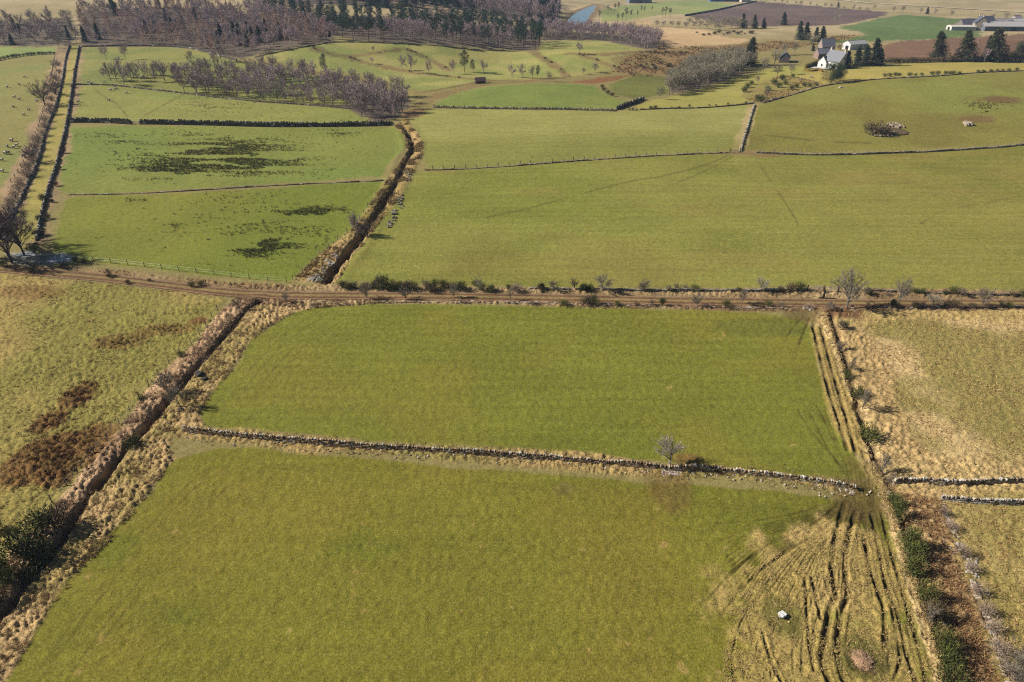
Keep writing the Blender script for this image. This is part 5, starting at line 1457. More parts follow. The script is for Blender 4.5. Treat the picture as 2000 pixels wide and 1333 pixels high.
for i in range(44):                                     # small growth all along both verges
    north = i % 2 == 0
    u = 960 + (i + rs.rand()) * 24
    v = (np.interp(u, [960, 1500, 2000], [568, 571, 579]) if north else np.interp(u, [960, 1500, 2000], [594, 602, 601])) + rs.randn() * 1.2
    key = ('shrubtree', 'darkscrub', 'gorse', 'thicket')[rs.choice(4, p=(.42, .2, .18, .2))]
    plant(key, 'verge_shrub', 'small shrub among the mixed growth on the far verge of the track' if north else 'small shrub among the mixed growth on the near verge of the track', 'shrub', float(u), float(v), 7 + 12 * rs.rand() ** 2,
          'small growth of the far verge' if north else 'small growth of the near verge', .9 + .5 * rs.rand())
# scrub on the slope by the house, the crest and the marsh
for i, (u, v, h) in enumerate(((1452, 180, 13), (1460, 172, 12), (1468, 166, 10), (1510, 165, 13), (1527, 157, 13), (1520, 172, 14), (1546, 176, 12), (1547, 152, 9), (1500, 178, 12), (1533, 166, 10), (1487, 200, 16), (1480, 196, 12), (1556, 172, 10), (1572, 170, 11), (1582, 170, 9), (1594, 168, 8))):
    plant('gorse', 'gorse_bush', 'dark gorse on the rusty slope below the white house', 'bush', u, v, h, 'gorse of the rusty slope', 1.15)
for i, (u, v, h) in enumerate(((1728, 151, 9), (1738, 150, 9), (1748, 149, 9), (1756, 149, 8), (1776, 150, 10), (1788, 149, 7), (1800, 148, 7), (1820, 147, 9), (1832, 147, 10), (1846, 146, 9), (1855, 147, 10), (1862, 146, 9), (1873, 146, 8), (1910, 143, 8), (1920, 142, 7), (1935, 142, 8), (1947, 141, 8), (1958, 140, 7), (1970, 140, 8), (1985, 139, 8))):
    plant('gorse', 'gorse_bush', 'small gorse bush in the line along the knoll crest', 'bush', u, v, h, 'gorse along the knoll crest', 1.1)
for i in range(34):
    u = 1723 + i * 8.4
    plant('darkscrub', 'hedge_shrub', 'dark shrub of the hedge under the knoll spruces', 'bush', u, 124 - .02 * (u - 1723), 9 + R.random() * 5, 'hedge shrubs under the spruces', 1.2)
for i, (u, v, h) in enumerate(((1229, 216, 5), (1236, 216, 6), (1244, 217, 5), (1272, 214, 8), (1281, 213, 8), (1346, 209, 6), (1385, 207, 4), (1398, 207, 4), (1422, 205, 5), (1327, 211, 4), (1456, 203, 6), (1312, 212, 4))):
    plant('gorse', 'gorse_bush', 'black-green gorse on the low wall under the pale slope', 'bush', u, v, h, 'gorse on the low wall', 1.1)
for i, (u, v, h) in enumerate(((1180, 178, 9), (1187, 184, 10), (1195, 188, 9), (1176, 172, 8))):
    plant('gorse', 'gorse_bush', 'gorse at the rounded right end of the oval field', 'bush', u, v, h, 'gorse at the oval field end', 1.1)
for i in range(52):
    if i < 24: u, v = 1260 + i * 9 + R.random() * 8, 104 - abs(i - 9) * .2 + R.random() * 4
    elif i < 40: u, v = 1360 + (i - 24) * 7 + R.random() * 8, 66 + R.random() * 6 - 2
    else: u, v = 1248 + R.random() * 60, 122 + R.random() * 14
    plant('darkscrub', 'marsh_shrub', 'low dark shrub dotted over the brown marsh', 'bush', u, v, 3.5 + R.random() * 4, 'shrubs of the brown marsh', 1.3)
for hi_, hl in enumerate(HEDGE_LINES[:4] + HEDGE_LINES[4:6]):
    S_ = spline(hl, 8)
    for k in range(0, len(S_), 2):
        if R.random() < .62: continue
        plant('darkscrub', 'bank_shrub', 'low dark shrub on the banks between the rounded far fields', 'bush', S_[k, 0] + R.random() * 3, S_[k, 1], 2 + R.random() * 2.5, 'shrubs of the far banks', 1.4)
for k in range(16):
    f = k / 15
    plant('gorse', 'hedge_shrub', 'round dark shrub of the hedge between the two left sheep fields', 'bush', -6 + 112 * f, 119 - 13 * f - 3 * math.sin(f * 3.1) , 7 - 2 * f + R.random() * 2, 'hedge of the left sheep field', 1.3)
for k in range(22):
    f = k / 21
    plant('thicket', 'lane_shrub', 'grey leafless scrub bush on the bank left of the green lane', 'bush', float(np.interp(f, [0, .3, .6, 1], [112, 96, 66, 18])) + R.random() * 8, 130 + f * 285, 9 + 8 * f + R.random() * 7, 'scrub left of the lane', 1.1)
for k in range(11):
    f = k / 10
    plant('darkscrub', 'lane_shrub', 'dark low shrub against the right-hand lane dyke', 'bush', float(np.interp(f, [0, .4, 1], [146, 130, 84])) + R.random() * 4, 140 + f * 320, 4 + 7 * f + R.random() * 4, 'shrubs of the right lane dyke', .9)

# ------------------------------------------------------------------ rank grass, rushes, bracken: nobody could count these
def tufts(name, label, cat, pts, blades, ln, wd, ca, cb_, lean=.75, seed=1, zoff=-.03):
    rs = np.random.RandomState(seed)
    n = len(pts)
    z = zf(pts[:, 0], pts[:, 1])
    z = z + np.where(np.hypot(pts[:, 0], pts[:, 1]) < 260, 0.04, 0.0)
    base = np.repeat(np.c_[pts[:, :2], z + zoff], blades, 0)
    sz = np.repeat(.6 + .8 * rs.rand(n), blades)
    base[:, :2] += rs.randn(n * blades, 2) * (ln * .22) * sz[:, None]
    dn = norm(np.c_[rs.randn(n * blades, 2) * lean, np.ones(n * blades)])
    tone = np.repeat(rs.rand(n, 1), blades, 0) * .7 + rs.rand(n * blades, 1) * .3
    mb = MB()
    mb.leaves(base, dn, ln * sz * (.6 + .7 * rs.rand(n * blades)), wd * (.7 + .6 * rs.rand(n * blades)), alb(*ca)[None] * (1 - tone) + alb(*cb_)[None] * tone)
    o = obj(name, mb.mesh(name, M_STRAW), None)
    return tag(o, label, cat, kind='stuff')


def scatter(key, n, seed, keep=None):
    rs = np.random.RandomState(seed)
    L = PL[key] if isinstance(key, str) else key
    lo, hi_ = L[:, :2].min(0), L[:, :2].max(0)
    lo = np.maximum(lo, (-260, 18)); hi_ = np.minimum(hi_, (260, 700))
    c = lo + rs.rand(n * 6, 2) * (hi_ - lo)
    c = c[inside(c[:, 0], c[:, 1], L)]
    if keep is not None:
        c = c[rs.rand(len(c)) < keep(c[:, 0], c[:, 1])]
    d, _ = dline(c[:, 0], c[:, 1], TRK, 3.0)
    c = c[d > 1.75 + .5 * RN.rand(len(d))]
    return c[:n]


clump = lambda sc, s, lo=.4, hi_=.62: (lambda x, y: sst(lo, hi_, fbm(x, y, sc, s, 2)))
tufts('rough_grass', 'pale tussock grass on the strip between the near ditch and the green fields', 'grass', scatter('STRIP_L', 9000, 401, clump(1.6, 5, .36, .56)), 11, .36, .05, (156, 126, 84), (232, 200, 150), .9, 1)
tufts('rank_grass', 'brown rank grass standing on the ditch bank', 'grass', scatter('BANK_L', 3000, 402, clump(2.6, 6, .42, .6)), 10, .5, .055, (176, 140, 112), (250, 218, 178), 1.15, 2)
tufts('pasture_tussocks', 'straw tussocks over the rough left pasture', 'grass', scatter('F3', 9000, 403, clump(2.4, 7)), 9, .28, .05, (150, 126, 72), (228, 192, 132), .9, 3)
tufts('pale_tussocks', 'bleached tussock grass of the upper right rough field', 'grass', scatter('FR1', 13000, 404, clump(2.0, 8, .34, .6)), 8, .26, .055, (160, 132, 80), (240, 206, 146), .9, 4)
tufts('straw_tussocks', 'straw tussock grass of the lower right rough field', 'grass', scatter('FR2', 11000, 405, clump(1.5, 9)), 9, .26, .05, (154, 124, 72), (240, 204, 142), .9, 5)
tufts('bracken', 'dead brown bracken in the hollow along the right boundary', 'bracken', scatter('BRACKEN_R', 2600, 406), 12, .55, .07, (128, 92, 62), (212, 170, 122), 1.2, 6)
tufts('verge_grass', 'dry grass on the far verge of the dirt track', 'grass', scatter('VERGE_N', 4200, 407, clump(3, 10)), 10, .38, .07, (142, 116, 82), (222, 192, 144), .8, 7)
tufts('track_grass', 'reddish dry grass on the near verge of the dirt track', 'grass', scatter('VERGE_S', 3600, 408, clump(3, 11)), 10, .38, .07, (140, 108, 82), (218, 186, 144), .8, 8)
tufts('burn_grass', 'pale rank grass along the upper burn', 'grass', scatter('BURN_STRIP', 3600, 409, clump(3, 12)), 10, .55, .09, (122, 98, 66), (204, 176, 124), .7, 9)
tufts('wall_grass', 'bleached grass growing at the foot of the near wall', 'grass', (lambda L: L + np.c_[np.random.RandomState(3).randn(len(L), 2) * .75, np.zeros(len(L))])(resample(WN, .045)), 8, .32, .05, (150, 124, 76), (212, 184, 132), .9, 10)
bl = LN([(1606, 605), (1640, 700), (1680, 800), (1700, 870), (1722, 940), (1745, 1010), (1775, 1110), (1810, 1220), (1845, 1333), (1890, 1480)])
tufts('bleached_grass', 'bleached grass strip along the right boundary of the green fields', 'grass', (lambda L: L + np.c_[np.random.RandomState(4).randn(len(L), 2) * .42, np.zeros(len(L))])(resample(bl, .05)), 9, .42, .05, (186, 152, 98), (232, 202, 146), .8, 11)
dead = []
for (u, v, a_, b_, n) in ((153, 774, 2.4, 4.6, 300), (96, 826, 2.2, 2.8, 200), (122, 885, 5.2, 5.4, 900), (235, 668, 3.6, 2, 150), (110, 935, 2.2, 1.6, 110), (335, 645, 4, 1.6, 90)):
    p = P(u, v); rs = np.random.RandomState(u)
    q = rs.randn(n, 2) * .52
    dead.append(np.c_[p[0] + q[:, 0] * a_, p[1] + q[:, 1] * b_])
tufts('dead_heather', 'dark brown dead heather patches in the left pasture', 'heather', np.concatenate(dead), 12, .42, .06, (92, 62, 38), (150, 106, 70), .8, 12)
tufts('ridge_grass', 'straw grass left standing between the tractor ruts', 'grass', scatter('TAN_R', 5200, 410, clump(1.2, 13, .4, .6)), 8, .19, .04, (170, 144, 84), (236, 208, 146), 1.1, 13)
rs = np.random.RandomState(77)
rush = []
for (u, v, su, sv, n, th0) in ((425, 306, 80, 17, 5200, .46), (330, 332, 46, 9, 1500, .46), (500, 322, 60, 12, 1500, .47), (440, 285, 60, 8, 1200, .46), (520, 475, 42, 9, 800, .48), (495, 488, 20, 9, 420, .47), (600, 414, 36, 6, 520, .48), (565, 440, 60, 18, 320, .5), (640, 415, 20, 6, 200, .45),
                              (425, 205, 40, 8, 420, .47), (205, 265, 40, 5, 120, .5), (240, 277, 14, 2, 70, .4), (660, 260, 22, 4, 200, .45), (380, 265, 60, 6, 200, .5), (255, 388, 20, 3, 60, .5), (450, 390, 60, 10, 100, .5), (420, 410, 14, 2, 40, .4), (700, 235, 20, 3, 80, .4), (500, 225, 90, 10, 150, .5), (345, 440, 8, 2, 25, .3), (480, 445, 120, 30, 240, .4)):
    q = np.stack([u + rs.randn(n) * su, v + rs.randn(n) * sv], 1)
    q = q[(q[:, 1] > 175)]
    p = PP(q)
    k = vn(p[:, 0] / 16 + .2 * p[:, 1], p[:, 1] / 2.6, 61) * .65 + vn(p[:, 0] / 5, p[:, 1] / 3, 62) * .35
    p = p[(k > th0) & (rs.rand(len(p)) < .85)]
    ok = inside(p[:, 0], p[:, 1], PL['F10']) | inside(p[:, 0], p[:, 1], PL['F11']) | inside(p[:, 0], p[:, 1], PL['F12'])
    rush.append(p[ok][:, :2])
tufts('rushes', 'dark olive rush clumps growing in rows over the left fields', 'rushes', np.concatenate(rush), 7, .5, .085, (92, 90, 48), (140, 132, 74), .8, 14)
tufts('slope_bracken', 'rusty bracken and pale grass on the slope by the house', 'bracken', scatter('SCRUB_R', 520, 411, clump(9, 15)), 9, .6, .18, (140, 104, 70), (200, 168, 120), .8, 15)
tufts('marsh_grass', 'brown marsh grass in the hollow beyond the oval field', 'grass', scatter('MARSH', 1800, 412, clump(12, 14)), 7, .9, .3, (128, 96, 66), (186, 150, 106), .8, 16)
tufts('knoll_rushes', 'dark rush marks by the bare scrape on the knoll field', 'rushes', (lambda q: PP(q)[:, :2])(np.stack([1925 + rs.randn(70) * 24, 208 + rs.randn(70) * 6], 1)), 9, .5, .16, (70, 68, 36), (100, 94, 52), .5, 17)

# ------------------------------------------------------------------ fences and gates
POST = MB(); POST.box((0, 0, .55), (.11, .11, 1.3), 0, alb(140, 128, 110), .08); POST = POST.mesh('post', M_WOOD)


def fence(label, px, step, psc=1.0, wires=2, group=None):
    L = resample(LN(px), step)
    z = zf(L[:, 0], L[:, 1])
    t = thing('wire_fence', label, 'fence', (L[0, 0], L[0, 1], z[0]), 0, group)
    for i in range(len(L)):
        if i >= 98: break
        o = obj('post', POST, t, (L[i, 0] - L[0, 0], L[i, 1] - L[0, 1], z[i] - z[0]))
        o.scale = (psc, psc, .85 + .3 * R.random())
        o.rotation_euler = (R.gauss(0, .06), R.gauss(0, .06), R.random())
    mb = MB()
    L, z = L[:98], z[:98]
    for k in range(wires):
        mb.tube(np.c_[L[:, :2] - L[0, :2], z - z[0] + .5 + .5 * k], .008, 3, alb(110, 108, 104))
    obj('wire', mb.mesh('wire', M_METAL), t)
    return t


fence('post and wire fence along the top of the near ditch bank', [(425, 606), (385, 664), (345, 700), (305, 740), (272, 780), (245, 816), (216, 850), (180, 892), (150, 930), (118, 964), (96, 994), (40, 1062)], 3.2)
fence('post and wire fence along the foot of the lower left green field', [(150, 509), (220, 515), (300, 524), (400, 535), (490, 546), (560, 552)], 4.0, .9)
fence('post and wire fence between the left field and the upper burn', [(572, 548), (610, 513), (650, 477), (687, 450), (710, 420), (735, 385)], 4.0, 1.3)
fence('fence of pale posts along the top of the low wall below the lit field', [(845, 331), (950, 327), (1050, 320), (1150, 313), (1250, 306), (1400, 299)], 3.2, 1.6, 1)
fence('fence of pale posts below the small oval field', [(848, 210), (920, 212), (1000, 213), (1100, 214), (1195, 217)], 4.0, 2.2, 1)
fence('fence of pale posts following the wall below the knoll', [(1485, 298), (1600, 302), (1700, 301), (1800, 297), (1900, 291), (2000, 283), (2100, 275)], 4.0, 1.7, 1)
fence('short fence on the far track bank at the right', [(1940, 574), (1975, 576), (2010, 577), (2060, 578)], 3.0, 1.3)
fence('wire fence between the green lane and the left sheep field', [(108, 108), (101, 150), (92, 190), (83, 225), (68, 270), (46, 322), (22, 357)], 5.0, 1.8)


def gate(label, pa, pb, h=1.15, bars=5, colr=(176, 178, 176)):
    a, b = P(*pa), P(*pb)
    za, zb = z1(a[0], a[1]), z1(b[0], b[1])
    t = thing('field_gate', label, 'gate', (a[0], a[1], za))
    v = np.array([b[0] - a[0], b[1] - a[1], zb - za])
    mb = MB()
    for k in range(bars):
        hh = .2 + (h - .2) * k / (bars - 1)
        mb.tube(np.array([[0, 0, hh], v + [0, 0, hh]]), .03, 5, alb(*colr))
    obj('bars', mb.mesh('bars', M_METAL), t)
    m2 = MB()
    for f in (0.02, .5, .98):
        m2.tube(np.array([v * f + [0, 0, .15], v * f + [0, 0, h]]), .03, 5, alb(*colr))
    obj('uprights', m2.mesh('uprights', M_METAL), t)
    for q, lab in ((np.zeros(3), None), (v, None)):
        m3 = MB(); m3.box((q[0], q[1], q[2] + .6), (.2, .2, 1.5), .2, alb(84, 74, 62), .06)
        obj('gate_post', m3.mesh('gate_post', M_WOOD), t)
    return t


gate('long pale metal gate into the wide field by the dark post', (1576, 569), (1607, 571))
gate('metal gate hung on the dark post beside the largest grey tree', (1608, 573), (1636, 572))
p = P(1608, 582)
mb = MB(); mb.box((0, 0, .75), (.28, .26, 1.7), .3, alb(46, 42, 38), .1); mb.box((.02, .0, 1.62), (.2, .2, .12), .3, alb(60, 54, 46), .2); mb.box((-.55, -.1, .25), (.7, .16, .14), .2, alb(46, 42, 38), .15)
tag(obj('timber_post', mb.mesh('timber_post', M_WOOD), None, (p[0], p[1], z1(p[0], p[1]))), 'dark thick timber post standing at the track side with a fallen rail', 'post')
gate('gate in the gap between the two pieces of dark dyke', (256, 243), (274, 243), 1.2, 5, (150, 146, 138))
gate('gate at the top of the double dyke by the trampled corner', (1425, 299), (1445, 299), 1.1, 5, (120, 112, 98))

# ------------------------------------------------------------------ buildings
def house(label, u, v, w_, l_, eave, ridge, rz, wallc=(222, 218, 208), roofc=(104, 106, 116), name='house', cat='house', chim=0, windows=(), doors=(), group=None, over=.3, metal=False, trim=None):
    """gabled building: w_ across the gable, l_ along the ridge; windows = (face, along, z, width, height)"""
    p = P(u, v)
    t = thing(name, label, cat, (p[0], p[1], z1(p[0], p[1]) - .15), rz, group)
    x, y = l_ / 2, w_ / 2
    mb = MB()
    V = [(-x, -y, -.8), (x, -y, -.8), (x, y, -.8), (-x, y, -.8), (-x, -y, eave), (x, -y, eave), (x, y, eave), (-x, y, eave), (-x, 0, ridge), (x, 0, ridge)]
    mb.add(V, T=[(4, 7, 8), (5, 9, 6)], Q=[(0, 1, 5, 4), (2, 3, 7, 6), (3, 0, 4, 7), (1, 2, 6, 5)], col=alb(*wallc))
    obj('walls', mb.mesh('walls', M_WALL), t)
    rf = MB()
    th_ = .14
    for sg in (-1, 1):
        e = np.array([0, sg * (y + over), eave - over * (ridge - eave) / y]); r_ = np.array([0, 0, ridge])
        nrm = np.array([0, sg * (ridge - eave), y]); nrm = nrm / np.linalg.norm(nrm) * th_
        X0, X1 = -x - over * .6, x + over * .6
        q = [e + [X0, 0, 0], e + [X1, 0, 0], r_ + [X1, 0, 0], r_ + [X0, 0, 0]]
        q = [np.array(a_) + nrm * .2 for a_ in q] + [np.array(a_) + nrm * 1.2 for a_ in q]
        rf.add(q, Q=[(0, 1, 2, 3), (7, 6, 5, 4), (0, 4, 5, 1), (1, 5, 6, 2), (3, 2, 6, 7), (0, 3, 7, 4)], col=alb(*roofc))
    roof = obj('roof', rf.mesh('roof', M_METAL if False else M_SLATE), t)
    rg = MB(); rg.box((0, 0, ridge + th_ * 1.1), (l_ + over, .3, .16), 0, alb(150, 132, 124))
    obj('ridge_tiles', rg.mesh('ridge_tiles', M_SLATE), roof)
    for k in range(chim):
        cx = (-1, 1)[k % 2] * (x - .45)
        cb = MB(); cb.box((cx, 0, ridge + .45), (.75, .75, 1.5), 0, alb(206, 198, 184)); cb.box((cx, 0, ridge + 1.24), (.9, .9, .14), 0, alb(150, 140, 128))
        ch = obj('chimney', cb.mesh('chimney', M_WALL), roof)
        cp = MB()
        for dx in (-.18, .18): cp.tube([[cx + dx, 0, ridge + 1.28], [cx + dx, 0, ridge + 1.75]], .1, 8, alb(178, 112, 82))
        obj('chimney_pot', cp.mesh('chimney_pot', M_WALL), ch)
    if trim:
        for sg in (-1, 1):
            bb = MB()
            for s2 in (-1, 1):
                a_ = np.array([sg * (x + over * .6 + .03), s2 * (y + over), eave - over * (ridge - eave) / y + .05]); b_ = np.array([sg * (x + over * .6 + .03), 0, ridge + .05])
                bb.tube([a_, b_], .13, 4, alb(*trim))
            obj('bargeboard', bb.mesh('bargeboard', M_WALL), t)
    for f, al, z, ww, hh in tuple(windows) + tuple(doors):
        isd = (f, al, z, ww, hh) in doors
        c = {'s': (al, -y - .02, z), 'n': (al, y + .02, z), 'e': (x + .02, al, z), 'w': (-x - .02, al, z)}[f]
        along = f in 'sn'
        sz = (ww, .12, hh) if along else (.12, ww, hh)
        fr = MB(); fr.box(c, sz, 0, alb(226, 224, 218) if not isd else alb(92, 70, 56))
        o = obj('door' if isd else 'window', fr.mesh('frame', M_WALL), t)
        g = MB(); k_ = {'s': (0, -.05, 0), 'n': (0, .05, 0), 'e': (.05, 0, 0), 'w': (-.05, 0, 0)}[f]
        g.box(np.array(c) + k_, (ww * .78, .06, hh * .8) if along else (.06, ww * .78, hh * .8), 0, alb(30, 34, 40))
        obj('pane' if not isd else 'door_panel', g.mesh('pane', M_GLASS if not isd else M_WOOD), o)
    return t


# white house on the crest: steep gabled block with a lower wing in front
W = ((255, 255, 250))
house('white gabled house with slate roof on the slope beside the broad pine', 1630, 133, 7.2, 9.0, 3.6, 8.0, math.radians(-62), (240, 238, 230), (122, 124, 134), chim=2, trim=(244, 242, 236),
      windows=(('e', 0, 5.0, 1.0, 1.3), ('e', -1.6, 1.7, 1.2, 1.3), ('e', 1.6, 1.7, 1.2, 1.3), ('s', 0, 1.8, 1.2, 1.3), ('s', -3, 1.8, 1.2, 1.3), ('n', 1, 1.8, 1.2, 1.3)), doors=(('s', 2.4, 1.1, 1.1, 2.2),))
house('low white wing with slate roof joined to the left of the white gabled house', 1612, 132, 5.0, 6.0, 2.8, 5.4, math.radians(28), (240, 238, 230), (122, 130, 138), name='house_wing', cat='house wing', windows=(('s', -1, 1.4, 1.1, 1.2), ('s', 1.4, 1.4, 1.4, 1.2), ('w', 0, 1.4, 1.2, 1.4)))
house('nearer slate-roofed outbuilding left of the white house', 1606, 114, 5.0, 8.0, 2.8, 5.0, math.radians(8), (152, 130, 118), (128, 130, 142), name='outbuilding', cat='outbuilding', windows=(('s', 1.5, 1.4, 1.0, 1.0),), doors=(('s', -1.5, 1.0, 1.4, 2.0),))
house('farther steep slate-roofed outbuilding behind the first', 1612, 101, 6.0, 7.5, 3.2, 7.0, math.radians(4), (160, 146, 134), (120, 122, 134), name='outbuilding', cat='outbuilding', windows=(('s', 0, 1.6, 1.0, 1.2),), doors=(('e', 0, 1.0, 1.2, 2.0),))
house('long white building with a dark doorway behind the conifers', 1668, 96, 6.0, 13.0, 3.2, 4.8, math.radians(22), (244, 242, 236), (196, 194, 194), name='barn', cat='barn', windows=(('s', 2, 2, 1.2, 1.2), ('s', 5, 2, 1.2, 1.2)), doors=(('w', -.6, 1.2, 2.4, 2.4),))
house('small dark cottage with a pale chimney among the bare trees', 1531, 121, 5.0, 8.0, 2.6, 4.8, math.radians(70), (104, 96, 94), (78, 78, 88), name='cottage', cat='cottage', chim=2, windows=(('e', 0, 1.4, .9, 1.1),), doors=(('s', 0, 1.0, 1.0, 2.0),))
house('little red-brown hut with a pale end standing alone in the hollow', 938, 163, 2.8, 4.4, 1.5, 2.5, math.radians(14), (110, 78, 70), (84, 62, 62), name='hut', cat='hut', doors=(('w', 0, .6, 1.1, 1.3),))
# farm steading on the right
house('low white shed at the left end of the farm steading', 1876, 59, 8, 17, 2.6, 3.4, math.radians(-4), (214, 212, 204), (216, 208, 198), name='farm_shed', cat='shed', doors=(('w', 0, 1.0, 3.0, 2.0),))
house('slate-roofed barn of the farm steading beside the low white shed', 1893, 56, 9, 16, 3.0, 6.4, math.radians(2), (128, 120, 116), (96, 92, 104), name='barn', cat='barn', doors=(('s', -2, 1.4, 2.4, 2.6),), windows=(('s', 4, 1.6, 1, 1),))
house('tall stone farmhouse gable in the middle of the steading', 1911, 59, 8, 9, 5.0, 9.0, math.radians(70), (172, 158, 144), (92, 94, 108), name='farmhouse', cat='farmhouse', chim=2, windows=(('w', 0, 3.2, 1, 1.3), ('w', 0, 6, 1, 1.2), ('n', 2, 2, 1, 1.3), ('s', -2, 2, 1, 1.3)))
house('second farmhouse roof behind the stone gable', 1920, 52, 7, 12, 4.0, 7.2, math.radians(10), (170, 160, 150), (98, 98, 110), name='farmhouse', cat='farmhouse', chim=1, windows=(('s', 2, 2, 1, 1.3),))
house('long pale-roofed shed in the right half of the steading', 1958, 60, 12, 32, 3.4, 6.0, math.radians(-3), (110, 116, 128), (190, 184, 184), name='farm_shed', cat='shed', doors=(('s', -6, 1.4, 4, 2.6), ('s', 4, 1.4, 4, 2.6)))
house('long grey-roofed shed behind the pale one in the steading', 1950, 51, 9, 26, 3.0, 5.4, math.radians(-2), (140, 132, 126), (156, 146, 148), name='farm_shed', cat='shed', doors=(('s', 0, 1.3, 3, 2.4),))
house('white curved-looking barn at the right picture edge of the steading', 1996, 58, 14, 26, 4.6, 7.6, math.radians(20), (80, 88, 100), (206, 204, 202), name='barn', cat='barn', doors=(('s', -6, 1.6, 4.5, 3.2), ('s', 3, 1.6, 4.5, 3.2)))
house('small pale roof among trees above the steading', 1982, 44, 6, 10, 3, 5.2, math.radians(30), (180, 168, 158), (206, 194, 190), name='farm_shed', cat='shed', doors=(('s', 0, 1.2, 2, 2.2),))
# far buildings by the skyline
house('blue-roofed far shed left of the hazy farm', 1248, 6, 12, 28, 4, 7, math.radians(8), (120, 130, 140), (92, 150, 172), name='far_shed', cat='shed', doors=(('s', 0, 1.6, 4, 3),))
house('orange far shed end beside the blue-roofed one', 1264, 6, 8, 8, 4, 6, math.radians(5), (206, 112, 78), (188, 120, 96), name='far_shed', cat='shed', doors=(('s', 0, 1.6, 3, 3),))
house('blue far barn of the farm above the ploughed field, left one', 1400, 3, 12, 18, 5, 8, math.radians(-5), (62, 120, 196), (86, 128, 176), name='far_barn', cat='barn', doors=(('s', 0, 1.6, 4, 3),))
house('long dark blue far barn of the farm above the ploughed field', 1428, 3, 14, 40, 5, 8, math.radians(-5), (52, 64, 96), (78, 100, 140), name='far_barn', cat='barn', doors=(('s', -8, 1.6, 5, 3), ('s', 8, 1.6, 5, 3)))
house('pale far cottage beside the long dark barn on the skyline', 1455, 4, 7, 12, 4, 6.5, math.radians(5), (214, 206, 196), (150, 146, 146), name='cottage', cat='cottage', chim=1, windows=(('s', 2, 2, 1.2, 1.2), ('s', -3, 2, 1.2, 1.2)))

# garden hedge and terrace of the white house
def hedge(label, px, h, wd, ca, cb_, n, seed, name='garden_hedge'):
    L = resample(LN(px), .6)
    z = zf(L[:, 0], L[:, 1]); c = L[0]
    rs = np.random.RandomState(seed)
    k = rs.randint(len(L), size=n)
    off = (rs.rand(n, 3) - .5)
    pb_ = np.c_[L[k, 0] - c[0] + off[:, 0] * wd, L[k, 1] - c[1] + off[:, 1] * wd, z[k] - z[0] + h * (.5 + off[:, 2])]
    mb = MB()
    for i in range(0, len(L) - 1):
        mb.box((L[i, 0] - c[0], L[i, 1] - c[1], z[i] - z[0] + h * .45), (.9, wd * .7, h * .85), math.atan2(L[i + 1, 1] - L[i, 1], L[i + 1, 0] - L[i, 0]), alb(*ca), .1)
    t_ = rs.rand(n, 1)
    mb.leaves(pb_, norm(rs.randn(n, 3) + [0, 0, .5]), np.full(n, .3), np.full(n, .18), alb(*ca)[None] * (1 - t_) + alb(*cb_)[None] * t_)
    tag(obj(name, mb.mesh(name, M_LEAF), None, (c[0], c[1], z[0])), label, 'hedge')


hedge('tall clipped garden hedge with black shaded side left of the white house', [(1574, 134), (1582, 131), (1592, 127), (1601, 123)], 2.0, 1.6, (92, 84, 34), (168, 146, 58), 1500, 3)
hedge('low golden hedge below the terrace of the white house', [(1572, 139), (1585, 140), (1598, 139), (1606, 141)], .9, 1.1, (150, 116, 46), (206, 168, 70), 900, 4)
strip('terrace', LN([(1583, 134.5), (1596, 133.5), (1610, 135), (1618, 136)]), 2.6, M_WALL, np.tile(alb(214, 208, 200), (4, 1)), 4, .35, step=1.0)

for u, v, h, lab in ((1757, 79, 24, 'thin wooden utility pole standing in the far dark green field'), (1866, 112, 26, 'thin pole by the hedge left of the second spruce')):
    p = P(u, v); hh = px_h(u, v, h)
    t = thing('utility_pole', lab, 'pole', (p[0], p[1], z1(p[0], p[1])))
    mb = MB(); mb.tube([[0, 0, -.3], [0, 0, hh]], [.16, .1], 8, alb(150, 134, 112)); obj('pole', mb.mesh('pole', M_WOOD), t)
    mb = MB(); mb.box((0, 0, hh - .5), (1.5, .12, .14), .3, alb(120, 106, 90)); obj('crossarm', mb.mesh('crossarm', M_WOOD), t)

# ------------------------------------------------------------------ things in the near field
p = P(1527, 1204)
t = thing('feed_tub', 'white round plastic feed tub standing on the pasture at the lower right', 'feed tub', (p[0], p[1], z1(p[0], p[1]) + .02), .5, None, .85)
mb = MB(); th_ = np.linspace(0, 2 * math.pi, 25)[:-1]
rings = [(.30, 0), (.40, .06), (.43, .28), (.46, .33), (.40, .36), (.34, .31), (.28, .12), (0.01, .11)]
V = np.array([[r_ * math.cos(a_) * 1.15, r_ * math.sin(a_), z_] for r_, z_ in rings for a_ in th_])
i = np.arange(len(rings) - 1)[:, None] * 24; j = np.arange(24)[None]; j2 = (j + 1) % 24
mb.add(V, Q=np.stack([i + j, i + j2, i + 24 + j2, i + 24 + j], -1).reshape(-1, 4), col=alb(206, 204, 198))
obj('tub', mb.mesh('tub', M_WALL, True), t)
for sx, sz in ((-.2, .26), (.24, .22)):
    mb = MB(); mb.box((sx, 0, .42), (sz * 1.2, .72, .10), .1, alb(240, 240, 240), .1)
    obj('lid_flap', mb.mesh('lid_flap', M_WALL), t)
mb = MB(); mb.rock((.34, -.62, .05), (.13, .1, .08), alb(212, 192, 120), 3, .2, 2)
tag(obj('stone', mb.mesh('stone', M_STONE), None, (p[0] + .12, p[1] - .1, z1(p[0], p[1]))), 'small yellow stone lying by the white feed tub', 'stone')

